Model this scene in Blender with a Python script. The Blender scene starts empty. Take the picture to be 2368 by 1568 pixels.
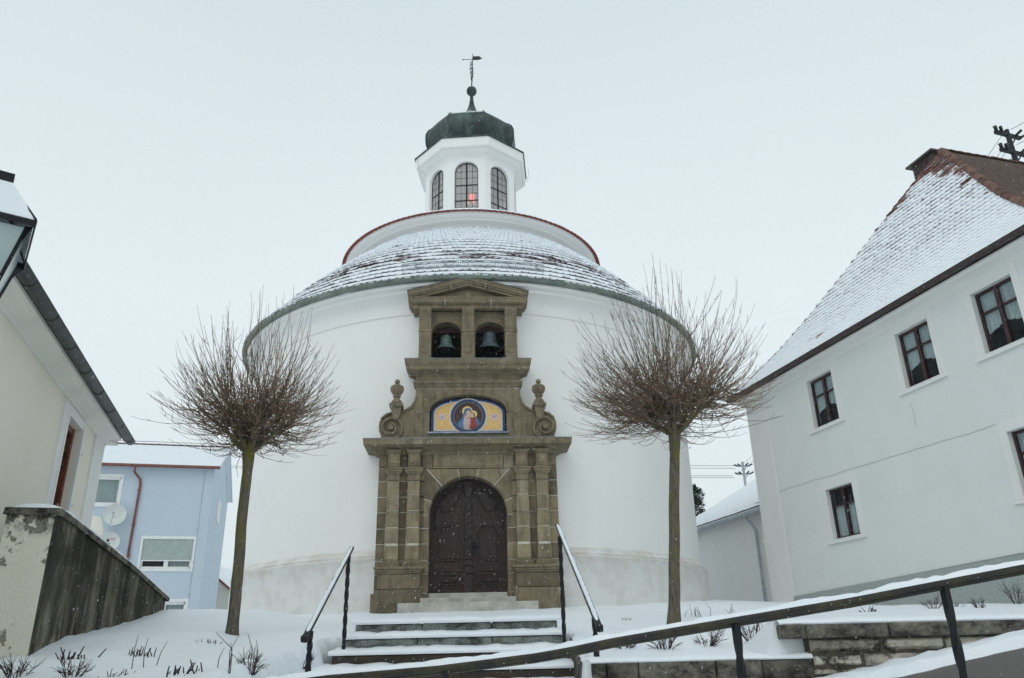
import bpy, math, random
from mathutils import Vector, noise as mnoise
random.seed(7)
S = bpy.context.scene
col = S.collection
R = math.radians
PI = math.pi

# ------------------------------------------------------------------ camera, sky, sun, exposure
F, PIT, ROL = 1805.0, .386, -.023          # focal length in units of a 2367 px wide frame
cp, sp_ = math.cos(PIT), math.sin(PIT)
R0 = Vector((1, 0, 0)); U0 = Vector((0, -sp_, cp)); F0 = Vector((0, cp, sp_))
camR = R0 * math.cos(ROL) + U0 * math.sin(ROL)
camU = -R0 * math.sin(ROL) + U0 * math.cos(ROL)
cd = bpy.data.cameras.new('camera'); cam = bpy.data.objects.new('camera', cd); col.objects.link(cam)
cd.sensor_width = 36; cd.lens = 36 * F / 2367; cd.clip_start = .05; cd.clip_end = 2000
from mathutils import Matrix
m = Matrix((camR, camU, -F0)).transposed().to_4x4(); m.translation = Vector((0, 0, 1.6))
cam.matrix_world = m
S.camera = cam

w = bpy.data.worlds.new("World"); S.world = w; w.use_nodes = True
nt = w.node_tree; nt.nodes.clear()
wo = nt.nodes.new('ShaderNodeOutputWorld'); bg = nt.nodes.new('ShaderNodeBackground')
bg.inputs[1].default_value = .1
sky = nt.nodes.new('ShaderNodeTexSky'); sky.sky_type = 'NISHITA'; sky.sun_disc = False
sky.sun_elevation = R(48); sky.sun_rotation = R(200)
tc = nt.nodes.new('ShaderNodeTexCoord'); sep = nt.nodes.new('ShaderNodeSeparateXYZ')
nt.links.new(tc.outputs['Generated'], sep.inputs[0])
ramp = nt.nodes.new('ShaderNodeValToRGB')          # overcast cloud deck: even, a touch greyer overhead
ramp.color_ramp.elements[0].position = 0; ramp.color_ramp.elements[0].color = (.735, .812, .835, 1)
ramp.color_ramp.elements[1].position = 1; ramp.color_ramp.elements[1].color = (.50, .60, .64, 1)
e = ramp.color_ramp.elements.new(.40); e.color = (.730, .812, .835, 1)
e = ramp.color_ramp.elements.new(.72); e.color = (.610, .705, .740, 1)
nt.links.new(sep.outputs[2], ramp.inputs[0])
ns = nt.nodes.new('ShaderNodeTexNoise'); ns.inputs['Scale'].default_value = 1.6; ns.inputs['Detail'].default_value = 2
nt.links.new(tc.outputs['Generated'], ns.inputs['Vector'])
mr = nt.nodes.new('ShaderNodeMapRange'); mr.inputs[1].default_value = .3; mr.inputs[2].default_value = .7
mr.inputs[3].default_value = 10.9; mr.inputs[4].default_value = 11.5
nt.links.new(ns.outputs[0], mr.inputs[0])
vm = nt.nodes.new('ShaderNodeVectorMath'); vm.operation = 'SCALE'
nt.links.new(ramp.outputs[0], vm.inputs[0]); nt.links.new(mr.outputs[0], vm.inputs['Scale'])
mx = nt.nodes.new('ShaderNodeMix'); mx.data_type = 'RGBA'; mx.inputs[0].default_value = .96
nt.links.new(sky.outputs[0], mx.inputs[6]); nt.links.new(vm.outputs[0], mx.inputs[7])
nt.links.new(mx.outputs[2], bg.inputs[0]); nt.links.new(bg.outputs[0], wo.inputs[0])

sd = bpy.data.lights.new('sun', 'SUN'); sun = bpy.data.objects.new('sun', sd); col.objects.link(sun)
sd.energy = .5; sd.angle = R(35); sd.color = (1, .97, .93)
# light comes from behind and left of the camera
sun.rotation_euler = (R(42), 0, R(-20))
S.view_settings.view_transform = 'Standard'; S.view_settings.look = 'None'
S.view_settings.exposure = 0; S.view_settings.gamma = 1

# ------------------------------------------------------------------ material helpers
class NT:
    def __init__(s, name, rough=.8, spec=.3, metal=0):
        s.m = bpy.data.materials.new(name); s.m.use_nodes = True
        s.t = s.m.node_tree; s.b = s.t.nodes['Principled BSDF']
        s.b.inputs['Roughness'].default_value = rough
        s.b.inputs['Specular IOR Level'].default_value = spec
        s.b.inputs['Metallic'].default_value = metal
        s.tc = s.t.nodes.new('ShaderNodeTexCoord')
    def link(s, a, b): s.t.links.new(a, b)
    def noise(s, scale, detail=3, rough=.55, stretch=None, coord='Object', off=0):
        n = s.t.nodes.new('ShaderNodeTexNoise'); n.inputs['Scale'].default_value = scale
        n.inputs['Detail'].default_value = detail; n.inputs['Roughness'].default_value = rough
        if stretch or off:
            mp = s.t.nodes.new('ShaderNodeMapping'); mp.inputs['Scale'].default_value = stretch or (1, 1, 1)
            mp.inputs['Location'].default_value = (off, off, off)
            s.link(s.tc.outputs[coord], mp.inputs[0]); s.link(mp.outputs[0], n.inputs[0])
        else: s.link(s.tc.outputs[coord], n.inputs[0])
        return n.outputs[0]
    def rng(s, v, a, b, c=0., d=1.):
        n = s.t.nodes.new('ShaderNodeMapRange')
        for i, x in enumerate((a, b, c, d)): n.inputs[i + 1].default_value = x
        n.clamp = True
        s.link(v, n.inputs[0]); return n.outputs[0]
    def mix(s, f, a, b, mode='MIX'):
        n = s.t.nodes.new('ShaderNodeMix'); n.data_type = 'RGBA'; n.blend_type = mode
        for i, x in ((0, f), (6, a), (7, b)):
            if isinstance(x, (int, float)): n.inputs[i].default_value = x
            elif isinstance(x, tuple): n.inputs[i].default_value = (*x, 1)
            else: s.link(x, n.inputs[i])
        return n.outputs[2]
    def math(s, op, a, b=None):
        n = s.t.nodes.new('ShaderNodeMath'); n.operation = op
        for i, x in ((0, a), (1, b)):
            if x is None: continue
            if isinstance(x, (int, float)): n.inputs[i].default_value = x
            else: s.link(x, n.inputs[i])
        return n.outputs[0]
    def attr(s, name='tone'):
        n = s.t.nodes.new('ShaderNodeAttribute'); n.attribute_name = name; return n.outputs['Fac']
    def xyz(s, coord='Object'):
        n = s.t.nodes.new('ShaderNodeSeparateXYZ'); s.link(s.tc.outputs[coord], n.inputs[0]); return n.outputs
    def nz(s):
        g = s.t.nodes.new('ShaderNodeNewGeometry'); n = s.t.nodes.new('ShaderNodeSeparateXYZ')
        s.link(g.outputs['True Normal'], n.inputs[0]); return n.outputs[2]
    def color(s, c):
        if isinstance(c, tuple): s.b.inputs['Base Color'].default_value = (*c, 1)
        else: s.link(c, s.b.inputs['Base Color'])
    def bump(s, h, strength=.3, dist=.02):
        n = s.t.nodes.new('ShaderNodeBump'); n.inputs['Strength'].default_value = strength
        n.inputs['Distance'].default_value = dist; s.link(h, n.inputs['Height'])
        s.link(n.outputs[0], s.b.inputs['Normal'])
        return s
SNOW = (.87, .90, .935)
def tonemul(n, c, lo=.75, hi=1.25):
    v = n.rng(n.attr(), 0, 1, lo, hi)
    cc = n.t.nodes.new('ShaderNodeCombineColor')
    for i in range(3): n.link(v, cc.inputs[i])
    return n.mix(1., c, cc.outputs[0], 'MULTIPLY')

def mk_snow():
    n = NT('snow', .55, .25)
    a = n.noise(1.3, 3); b = n.noise(60, 2)
    n.color(n.mix(n.rng(a, .35, .7), (.84, .885, .93), (.89, .915, .94)))
    n.bump(n.math('ADD', n.math('MULTIPLY', n.noise(6, 5, .6), 1.), n.math('MULTIPLY', b, .3)), .7, .035); return n.m
M = {}
M['snow'] = mk_snow()
def mk_plaster(name, c, dirt=(.5, .47, .42), amt=.25, bs=45, bstr=.25, streak=True):
    n = NT(name, .85, .2)
    a = n.noise(1.1, 5, .6); st = n.noise(1.0, 4, .6, (5, 5, .35))
    x = n.mix(n.math('MULTIPLY', n.rng(a, .45, .8), amt), c, dirt)
    if streak: x = n.mix(n.math('MULTIPLY', n.rng(st, .5, .8), amt * .8), x, dirt)
    n.color(x); n.bump(n.noise(bs, 4, .6), bstr, .01); return n.m
M['white_plaster'] = mk_plaster('white_plaster', (.86, .85, .83), (.74, .72, .68), .35, 30, .25, False)
M['green_plaster'] = mk_plaster('pale_green_plaster', (.755, .775, .752), (.65, .67, .645), .45, 70, .9, False)
M['offwhite_trim'] = mk_plaster('offwhite_trim', (.775, .775, .755), (.6, .6, .58), .25, 20, .1)
M['cream_trim'] = mk_plaster('cream_white_trim', (.80, .785, .73), (.60, .585, .54), .6, 20, .1, False)
M['cream_plaster'] = mk_plaster('cream_plaster', (.80, .755, .655), (.66, .61, .51), .35, 30, .1, False)
M['blue_plaster'] = mk_plaster('blue_plaster', (.52, .595, .675), (.47, .53, .59), .4, 50, .5, False)
def mk_plinth():                      # chapel plinth: coarse render, stained
    n = NT('rough_white_render', .9, .15)
    z = n.xyz()[2]
    base = n.mix(n.rng(n.noise(2.2, 5, .65), .45, .75), (.82, .81, .785), (.68, .655, .61))
    band = n.math('MULTIPLY', n.rng(n.noise(1.6, 4, .6, (1, 1, 3)), .42, .62), n.rng(z, 3.3, 3.75))
    base = n.mix(n.math('MULTIPLY', band, .4), base, (.60, .50, .40))
    n.color(base); n.bump(n.noise(38, 5, .7), .9, .02); return n.m
M['plinth'] = mk_plinth()
def mk_house_plinth():
    n = NT('rough_grey_green_render', .95, .1)
    n.color(n.mix(n.rng(n.noise(28, 4, .7), .35, .65), (.30, .345, .325), (.52, .57, .545)))
    n.bump(n.noise(40, 4, .7), 1, .03); return n.m
M['house_plinth'] = mk_house_plinth()
def mk_stone():
    n = NT('olive_sandstone', .85, .2)
    c = n.mix(n.rng(n.noise(3.5, 5, .65), .35, .7), (.272, .222, .142), (.180, .150, .098))
    c = n.mix(n.math('MULTIPLY', n.rng(n.noise(1.7, 4, .6, off=7), .6, .75), .55), c, (.38, .36, .29))
    # dark lichen and wash stains of their own shape
    c = n.mix(n.math('MULTIPLY', n.rng(n.noise(2.2, 5, .7, (3, 3, .8), off=3), .47, .68), .6), c, (.085, .075, .052))
    n.color(tonemul(n, c, .66, 1.24)); n.bump(n.noise(45, 4, .7), .5, .01); return n.m
M['stone'] = mk_stone()
def mk_flat(name, c, rough=.6, spec=.3, metal=0, var=.12, sc=8):
    n = NT(name, rough, spec, metal)
    d = tuple(max(0, x * (1 - 2.2 * var)) for x in c); u = tuple(min(1, x * (1 + var)) for x in c)
    n.color(n.mix(n.rng(n.noise(sc, 4, .6), .3, .7), d, u)); n.bump(n.noise(sc * 6, 3), .15, .005); return n.m
M['mortar'] = mk_flat('pale_mortar', (.55, .52, .44), .9, .1)
M['pale_stone'] = mk_flat('pale_limestone', (.52, .50, .45), .85, .2, 0, .16, 3)
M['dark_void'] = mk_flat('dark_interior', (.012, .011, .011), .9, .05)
def mk_door():
    n = NT('dark_brown_wood', .5, .35)
    c = n.mix(n.rng(n.noise(3, 4, .6, (6, 6, 1)), .3, .7), (.036, .020, .017), (.019, .012, .011))
    c = n.mix(n.math('MULTIPLY', n.rng(n.noise(1.2, 3), .5, .7), .5), c, (.055, .022, .02))
    n.color(c); n.bump(n.noise(6, 4, .6, (8, 8, 1)), .3, .01); return n.m
M['door'] = mk_door()
M['carving'] = mk_flat('carved_dark_wood', (.030, .019, .018), .45, .4, 0, .2, 12)
M['iron'] = mk_flat('black_iron', (.008, .009, .012), .5, .3, 0, .25, 15)
def mk_copper():
    n = NT('aged_copper', .45, .4, .35)
    c = n.mix(n.rng(n.noise(1.6, 5, .7, (1.5, 1.5, .7)), .44, .66), (.012, .021, .023), (.065, .105, .090))
    snowf = n.rng(n.math('ADD', n.nz(), n.math('MULTIPLY', n.noise(5, 3), .35)), .62, .85)
    c = n.mix(n.math('MULTIPLY', snowf, .9), c, (.72, .78, .78))
    n.color(c); return n.m
M['copper'] = mk_copper()
def mk_gut():
    n = NT('verdigris_gutter', .55, .35, .1)
    c = n.mix(n.rng(n.noise(2.3, 5, .75, (1, 1, 2)), .35, .62), (.085, .115, .10), (.24, .28, .24))
    c = n.mix(n.rng(n.noise(5, 4, .7, off=5), .60, .72), c, (.17, .12, .085))
    n.color(c); return n.m
M['gutter_green'] = mk_gut()
M['bell_green'] = mk_flat('verdigris_bronze', (.10, .17, .15), .55, .4, .1, .25, 9)
M['bell_grey'] = mk_flat('grey_green_bronze', (.085, .12, .135), .55, .4, .1, .25, 9)
M['zinc'] = mk_flat('zinc_sheet', (.25, .30, .36), .5, .4, .2, .2, 5)
M['galv'] = mk_flat('galvanised_pipe', (.40, .46, .49), .5, .4, 0, .15, 8)
M['galvgrid'] = mk_flat('galvanised_grid', (.36, .42, .43), .5, .5, .2, .1, 8)
M['tile'] = mk_flat('brown_red_clay', (.115, .045, .038), .8, .2, 0, .28, 6)
M['red_tile'] = mk_flat('red_clay', (.27, .075, .05), .8, .2, 0, .28, 6)
M['brown_gutter'] = mk_flat('brown_painted_gutter', (.055, .036, .032), .45, .4, 0, .2, 4)
M['dark_gutter'] = mk_flat('dark_weathered_copper_gutter', (.040, .050, .045), .45, .5, .2, .3, 5)
M['rust_gutter'] = mk_flat('copper_brown_gutter', (.22, .08, .055), .5, .4, .1, .2, 5)
M['win_red'] = mk_flat('oxblood_window_paint', (.040, .009, .012), .35, .45, 0, .2, 9)
M['win_brown'] = mk_flat('red_brown_window_paint', (.16, .045, .02), .4, .4, 0, .25, 6)
M['white_paint'] = mk_flat('white_window_paint', (.80, .81, .79), .45, .35, 0, .05, 5)
M['shutter'] = mk_flat('grey_green_roller_shutter', (.43, .49, .47), .5, .3, 0, .06, 4)
M['curtain'] = mk_flat('white_net_curtain', (.88, .89, .90), .8, .1, 0, .08, 30)
M['dish'] = mk_flat('pale_grey_dish', (.66, .69, .66), .5, .3, 0, .05, 4)
M['red_letters'] = mk_flat('faded_red_letters', (.62, .25, .25), .6, .2)
M['brick'] = mk_flat('dark_chimney_brick', (.075, .052, .05), .85, .2, 0, .35, 7)
M['flower_pink'] = mk_flat('pale_lilac_tesserae', (.62, .50, .62), .5)
def mk_glass(name, c, a=.35):
    n = NT(name, .04, .6); n.b.inputs['Base Color'].default_value = (*c, 1)
    tr = n.t.nodes.new('ShaderNodeBsdfTransparent'); tr.inputs[0].default_value = (.90, .95, .95, 1)
    mxs = n.t.nodes.new('ShaderNodeMixShader'); mxs.inputs[0].default_value = a
    out = n.t.nodes['Material Output']
    n.link(tr.outputs[0], mxs.inputs[1]); n.link(n.b.outputs[0], mxs.inputs[2]); n.link(mxs.outputs[0], out.inputs[0]); return n.m
M['glass'] = mk_glass('window_glass', (.03, .04, .045), .16)
M['frost'] = mk_flat('frosted_lamp_glass', (.38, .46, .46), .25, .5, 0, .05, 3)
def mk_leaded():
    n = NT('leaded_glass', .15, .5)
    n.color(n.mix(n.rng(n.noise(3, 3), .3, .7), (.56, .53, .52), (.66, .63, .62)))
    tr = n.t.nodes.new('ShaderNodeBsdfTransparent'); tr.inputs[0].default_value = (.8, .77, .75, 1)
    mxs = n.t.nodes.new('ShaderNodeMixShader'); mxs.inputs[0].default_value = .62
    n.link(tr.outputs[0], mxs.inputs[1]); n.link(n.b.outputs[0], mxs.inputs[2]); n.link(mxs.outputs[0], n.t.nodes['Material Output'].inputs[0]); return n.m
M['leaded'] = mk_leaded()
def mk_emit(name, c, e):
    n = NT(name, .5); n.color(c); n.b.inputs['Emission Color'].default_value = (*c, 1); n.b.inputs['Emission Strength'].default_value = e; return n.m
M['red_glow'] = mk_emit('glowing_red_lamp', (1, .10, .05), 2.5)
M['amber_glow'] = mk_emit('glowing_amber_lamp', (1, .42, .06), 2.0)
def mk_bark():
    n = NT('mossy_bark', .9, .15)
    z = n.xyz()[2]
    c = n.mix(n.rng(n.noise(9, 5, .7, (3, 3, .6)), .35, .65), (.185, .158, .125), (.080, .068, .054))
    g = n.math('MULTIPLY', n.rng(n.noise(3.5, 4, .7, (2, 2, .7), off=2), .47, .62), n.rng(z, .4, 2.3, .3, 1.))
    c = n.mix(g, c, (.145, .135, .030))
    n.color(c); n.bump(n.noise(14, 5, .7, (4, 4, .7)), .9, .02); return n.m
M['bark'] = mk_bark()
def mk_twig():
    n = NT('brown_twigs', .8, .2); n.color(tonemul(n, (.175, .122, .082), .45, 1.6)); return n.m
M['twig'] = mk_twig()
M['stem'] = mk_flat('dark_cut_stems', (.055, .032, .035), .8, .2, 0, .35, 12)
M['evergreen'] = mk_flat('evergreen_leaves', (.03, .055, .03), .7, .2, 0, .3, 5)
def mk_step():
    n = NT('mossy_granite', .85, .25)
    c = n.mix(n.rng(n.noise(40, 3, .7), .35, .65), (.115, .130, .120), (.27, .29, .28))
    c = n.mix(n.rng(n.noise(4, 5, .7, (1, 1, 2)), .45, .62), c, (.045, .052, .046))
    c = n.mix(n.math('MULTIPLY', n.rng(n.noise(7, 4, .7, off=4), .60, .72), .6), c, (.10, .10, .03))
    n.color(tonemul(n, c, .7, 1.3)); n.bump(n.noise(50, 4, .7), .6, .01); return n.m
M['step'] = mk_step()
def mk_step2():
    n = NT('dark_brown_mossy_stone', .85, .25)
    c = n.mix(n.rng(n.noise(4, 5, .7, (1, 1, 2)), .45, .62), (.06, .045, .035), (.035, .030, .025))
    c = n.mix(n.math('MULTIPLY', n.rng(n.noise(7, 4, .7, off=4), .58, .68), .6), c, (.09, .085, .02))
    n.color(c); n.bump(n.noise(50, 4, .7), .6, .01); return n.m
M['step_dark'] = mk_step2()
def mk_rubble():
    n = NT('limestone_blocks', .9, .2)
    c = n.mix(n.rng(n.noise(7, 5, .65), .35, .65), (.58, .53, .43), (.38, .355, .30))
    c = n.mix(n.rng(n.noise(3.2, 5, .75, off=9), .50, .62), c, (.05, .045, .04))
    n.color(tonemul(n, c, .6, 1.3)); n.bump(n.noise(16, 5, .75), 1, .03); return n.m
M['rubble'] = mk_rubble()
def mk_cap():
    n = NT('dark_stained_coping', .9, .2)
    c = n.mix(n.rng(n.noise(3.0, 5, .75, (1, 1, 1.5), off=1), .40, .60), (.20, .185, .15), (.035, .031, .030))
    n.color(tonemul(n, c, .7, 1.3)); n.bump(n.noise(20, 5, .75), .9, .02); return n.m
M['coping'] = mk_cap()
M['joint'] = mk_flat('dark_wall_joint', (.10, .09, .07), .95, .1, 0, .3, 10)
def mk_parapet():
    n = NT('peeling_stained_render', .92, .15)
    x, y, z = n.xyz()
    # cream plaster flaking off grey rubble (end face) / dark algae streaks (long face), by face direction
    flake = n.rng(n.math('ADD', n.noise(2.4, 6, .68), n.math('MULTIPLY', n.rng(z, .0, 1.35, .0, .075), 1.)), .572, .585)
    endc = n.mix(flake, (.76, .72, .61), (.27, .255, .21))
    endc = n.mix(n.math('MULTIPLY', n.rng(z, 1.10, 1.35), n.rng(n.noise(7, 5, .7), .42, .55)), endc, (.055, .050, .042))
    st = n.noise(1., 7, .68, (4.2, 4.2, .38)); st2 = n.noise(1., 6, .72, (15, 15, 1.1), off=3)
    f = n.math('ADD', n.math('MULTIPLY', st, .62), n.math('MULTIPLY', st2, .38))
    longc = n.mix(n.rng(f, .45, .56), (.017, .014, .010), (.22, .195, .145))
    longc = n.mix(n.math('MULTIPLY', n.rng(n.noise(2.6, 7, .74, (1, 1, .7), off=21), .40, .60), .62), longc, (.125, .112, .085))
    longc = n.mix(n.math('MULTIPLY', n.rng(n.noise(1.1, 5, .7, off=12), .42, .58), n.rng(z, .2, .9, .2, .85)), longc, (.028, .026, .020))
    longc = n.mix(n.math('MULTIPLY', n.rng(n.noise(3.0, 6, .72, (1, 1, .6), off=8), .50, .58), n.rng(z, .75, .15)), longc, (.27, .25, .20))
    longc = n.mix(n.math('MULTIPLY', n.rng(n.noise(3, 4, .7, off=5), .55, .7), .35), longc, (.10, .085, .03))
    g = n.t.nodes.new('ShaderNodeSeparateXYZ'); n.link(n.tc.outputs['Normal'], g.inputs[0])
    side = n.rng(n.math('ABSOLUTE', g.outputs[1]), .4, .6)
    n.color(n.mix(side, endc, longc)); n.bump(n.math('ADD', n.noise(12, 6, .75), n.math('MULTIPLY', flake, -.8)), .9, .03); return n.m
M['parapet'] = mk_parapet()
def mk_asphalt():
    n = NT('wet_asphalt', .6, .35)
    n.color(n.mix(n.rng(n.noise(90, 3, .7), .35, .65), (.130, .112, .100), (.070, .060, .053)))
    n.bump(n.noise(110, 3, .7), .7, .01); return n.m
M['asphalt'] = mk_asphalt()
def mk_rail():
    n = NT('mossy_dark_rail', .38, .45)
    c = n.mix(n.rng(n.noise(5, 5, .7), .45, .62), (.016, .012, .009), (.042, .036, .010))
    c = n.mix(n.rng(n.noise(22, 4, .7, off=4), .66, .72), c, (.16, .14, .10))
    n.color(c); n.bump(n.noise(25, 4, .7), .5, .01); return n.m
M['rail'] = mk_rail()
def mk_rooftop(name, tilec, zlo, zhi, bare_lo, bare_hi, lip):
    """snowed clay tiles; snow melted off in patches, mostly between the heights zlo and zhi"""
    n = NT(name, .7, .25)
    z = n.xyz()[2]
    band = n.math('MULTIPLY', n.rng(z, zlo, zlo + .25), n.rng(z, zhi, zhi - .3))
    v = n.math('ADD', n.noise(1.3, 5, .7, (1, 1, 5)), n.math('MULTIPLY', band, .14))
    v = n.math('ADD', v, n.math('MULTIPLY', n.noise(11, 3, .6), .12))
    bare = n.rng(v, bare_lo, bare_hi)
    if lip: lipf = n.math('MULTIPLY', n.rng(n.math('ADD', z, n.math('MULTIPLY', n.noise(1.1, 4, .6, off=3), 1.2)), zhi + .6, zhi - .3, .10, 1.), n.rng(n.noise(3.5, 3, .6, off=1), .30, .52, .35, 1.))
    tc = tonemul(n, n.mix(n.rng(n.noise(9, 3), .3, .7), tilec, tuple(x * .6 for x in tilec)), .6, 1.4)
    if lip:
        bare = lipf
    n.color(n.mix(bare, SNOW, tc)); n.bump(n.noise(9, 3), .3, .03); return n.m
def mk_rooflip2(name, tilec, zlo, zhi, a, b, lip):
    n = NT(name, .75, .2); z = n.xyz()[2]
    f = n.rng(n.math('ADD', z, n.math('MULTIPLY', n.noise(.9, 4, .6), 2.6)), 11.3, 14.0, .0, 1.)
    f = n.math('MULTIPLY', f, n.rng(n.noise(1.9, 4, .65, (1, 1, 2), off=3), .40, .58, .18, 1.))
    n.color(n.mix(f, (.84, .87, .90), tonemul(n, tilec, .5, 1.5))); return n.m
M['roof_snow'] = mk_rooftop('snowed_clay_tiles', (.13, .066, .062), 11.25, 12.15, .70, .76, 0)
M['roof_lip'] = mk_rooftop('tile_edges', (.045, .026, .028), 10.5, 12.85, .62, .66, .07)
def mk_roof2():
    n = NT('snowed_red_tiles', .75, .2); x, y, z = n.xyz()
    dl = n.math('SUBTRACT', x, n.math('ADD', n.math('MULTIPLY', z, .717), -7.07))
    drr = n.math('SUBTRACT', n.math('ADD', n.math('MULTIPLY', z, -.977), 20.56), x)
    v = n.math('ADD', n.noise(1.6, 5, .7, (.8, 1, 1.6)), n.math('MULTIPLY', n.rng(z, 14.2, 15.3), .24))
    v = n.math('ADD', v, n.math('MULTIPLY', n.rng(dl, .55, .05), n.math('MULTIPLY', n.rng(z, 10.2, 11.8), .17)))
    v = n.math('ADD', v, n.math('MULTIPLY', n.rng(drr, 1.3, .1), n.math('MULTIPLY', n.rng(z, 10.5, 12.0), .17)))
    v = n.math('ADD', v, n.math('MULTIPLY', n.attr(), .06))
    v = n.math('ADD', v, n.math('MULTIPLY', n.rng(n.noise(.55, 4, .6, (1, 1, 1), off=6), .50, .66), n.math('MULTIPLY', n.rng(z, 10.8, 12.6), .11)))
    tc = tonemul(n, n.mix(n.rng(n.noise(5, 3), .3, .7), (.25, .105, .075), (.12, .06, .05)), .6, 1.4)
    n.color(n.mix(n.rng(v, .70, .73), SNOW, tc)); n.bump(n.noise(9, 3), .3, .03); return n.m
M['roof2_snow'] = mk_roof2()
M['roof2_lip'] = mk_rooflip2('red_tile_edges', (.075, .040, .038), 10.6, 15.6, .62, .67, .035)
M['roof_bare'] = mk_flat('weathered_brown_tiles', (.10, .06, .042), .85, .2, 0, .35, 9)
def mk_gold():
    n = NT('gold_tesserae', .45, .4)
    v = n.t.nodes.new('ShaderNodeTexVoronoi'); v.inputs['Scale'].default_value = 75; n.link(n.tc.outputs['Object'], v.inputs[0])
    s2 = n.t.nodes.new('ShaderNodeSeparateColor'); n.link(v.outputs['Color'], s2.inputs[0])
    n.color(n.mix(s2.outputs[0], (.58, .34, .10), (.92, .62, .25))); return n.m
M['gold'] = mk_gold()
def mk_tess(name, c, lo=.5, hi=1.5):
    n = NT(name, .4, .4)
    v = n.t.nodes.new('ShaderNodeTexVoronoi'); v.inputs['Scale'].default_value = 90; n.link(n.tc.outputs['Object'], v.inputs[0])
    s2 = n.t.nodes.new('ShaderNodeSeparateColor'); n.link(v.outputs['Color'], s2.inputs[0])
    n.color(n.mix(s2.outputs[0], tuple(x * lo for x in c), tuple(min(1, x * hi) for x in c))); return n.m
for k, c in (('t_blue', (.018, .05, .16)), ('t_dark', (.050, .020, .022)), ('t_white', (.58, .56, .60)), ('t_olive', (.20, .17, .08)),
             ('t_robe', (.06, .17, .33)), ('t_red', (.30, .035, .03)), ('t_skin', (.55, .38, .28)), ('t_pale', (.50, .38, .36)), ('t_hair', (.09, .05, .03)), ('t_halo', (.85, .55, .16))):
    M[k] = mk_tess(k, c, .75, 1.3)

# ------------------------------------------------------------------ mesh helpers
class MB:
    def __init__(s): s.v = []; s.f = []; s.t = []; s.mi = []
    def add(s, vs, fs, tone=None, mi=0):
        o = len(s.v); s.v += [tuple(p) for p in vs]
        tone = random.random() if tone is None else tone
        for f in fs: s.f.append([i + o for i in f]); s.t.append(tone); s.mi.append(mi)
        return s
    def box(s, x0, x1, y0, y1, z0, z1, tone=None, mi=0, top=None):
        """top=(dx0,dx1,dy0,dy1): offsets of the top rectangle"""
        a, b, c, d = top or (0, 0, 0, 0)
        s.add([(x0, y0, z0), (x1, y0, z0), (x1, y1, z0), (x0, y1, z0), (x0 + a, y0 + c, z1), (x1 + b, y0 + c, z1), (x1 + b, y1 + d, z1), (x0 + a, y1 + d, z1)],
              [(3, 2, 1, 0), (4, 5, 6, 7), (0, 1, 5, 4), (1, 2, 6, 5), (2, 3, 7, 6), (3, 0, 4, 7)], tone, mi); return s
    def prism(s, poly, y0, y1, tone=None, mi=0):
        """poly in (x,z), counter-clockwise seen from -y (front); y0 front, y1 back"""
        n = len(poly); a = sum(poly[i][0] * poly[(i + 1) % n][1] - poly[(i + 1) % n][0] * poly[i][1] for i in range(n))
        if a < 0: poly = poly[::-1]
        vs = [(x, y0, z) for x, z in poly] + [(x, y1, z) for x, z in poly]
        fs = [tuple(range(n)), tuple(range(2 * n - 1, n - 1, -1))] + [(i, i + n, (i + 1) % n + n, (i + 1) % n) for i in range(n)]
        s.add(vs, fs, tone, mi); return s
    def lathe(s, prof, n=32, c=(0, 0), a0=0., a1=2 * PI, tone=None, mi=0, skip=None, off=0.):
        full = abs(a1 - a0 - 2 * PI) < 1e-6; k = n if full else n + 1
        vs = []
        for i in range(k):
            a = a0 + (a1 - a0) * i / n + off
            for r, z in prof: vs.append((c[0] + r * math.cos(a), c[1] + r * math.sin(a), z))
        p = len(prof); fs = []
        for i in range(n):
            j = (i + 1) % k
            for q in range(p - 1):
                f = (i * p + q, j * p + q, j * p + q + 1, i * p + q + 1)
                if skip and skip(vs[f[0]], vs[f[2]]): continue
                fs.append(f)
        s.add(vs, fs, tone, mi); return s
    def tube(s, pts, rad, n=6, tone=None, mi=0, cap=True):
        pts = [Vector(p) for p in pts]
        if isinstance(rad, (int, float)): rad = [rad] * len(pts)
        vs = []; prev = None
        for i, p in enumerate(pts):
            t = (pts[min(i + 1, len(pts) - 1)] - pts[max(i - 1, 0)]).normalized()
            u = prev if prev is not None else (Vector((0, 0, 1)) if abs(t.z) < .9 else Vector((1, 0, 0)))
            u = (u - t * u.dot(t)); u = u.normalized() if u.length > 1e-6 else t.orthogonal().normalized()
            v = t.cross(u); prev = u
            for k in range(n):
                a = 2 * PI * k / n; vs.append(p + (u * math.cos(a) + v * math.sin(a)) * rad[i])
        fs = [(i * n + k, i * n + (k + 1) % n, (i + 1) * n + (k + 1) % n, (i + 1) * n + k) for i in range(len(pts) - 1) for k in range(n)]
        if cap: fs += [tuple(range(n - 1, -1, -1)), tuple(range((len(pts) - 1) * n, len(pts) * n))]
        s.add(vs, fs, tone, mi); return s
    def build(s, name, mats, parent=None, smooth=False, bevel=0, tag=None):
        me = bpy.data.meshes.new(name); me.from_pydata(s.v, [], s.f)
        if not isinstance(mats, (list, tuple)): mats = [mats]
        for m_ in mats: me.materials.append(M[m_] if isinstance(m_, str) else m_)
        me.polygons.foreach_set('material_index', s.mi)
        at = me.attributes.new('tone', 'FLOAT', 'FACE'); at.data.foreach_set('value', s.t)
        if smooth: me.polygons.foreach_set('use_smooth', [True] * len(s.f))
        me.update()
        o = bpy.data.objects.new(name, me); col.objects.link(o)
        if parent: o.parent = parent
        if smooth:
            try: me.set_sharp_from_angle(angle=R(38))
            except Exception: pass
        if bevel:
            b = o.modifiers.new('bevel', 'BEVEL'); b.width = bevel; b.segments = 1; b.limit_method = 'ANGLE'; b.angle_limit = R(50)
        return o
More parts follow.
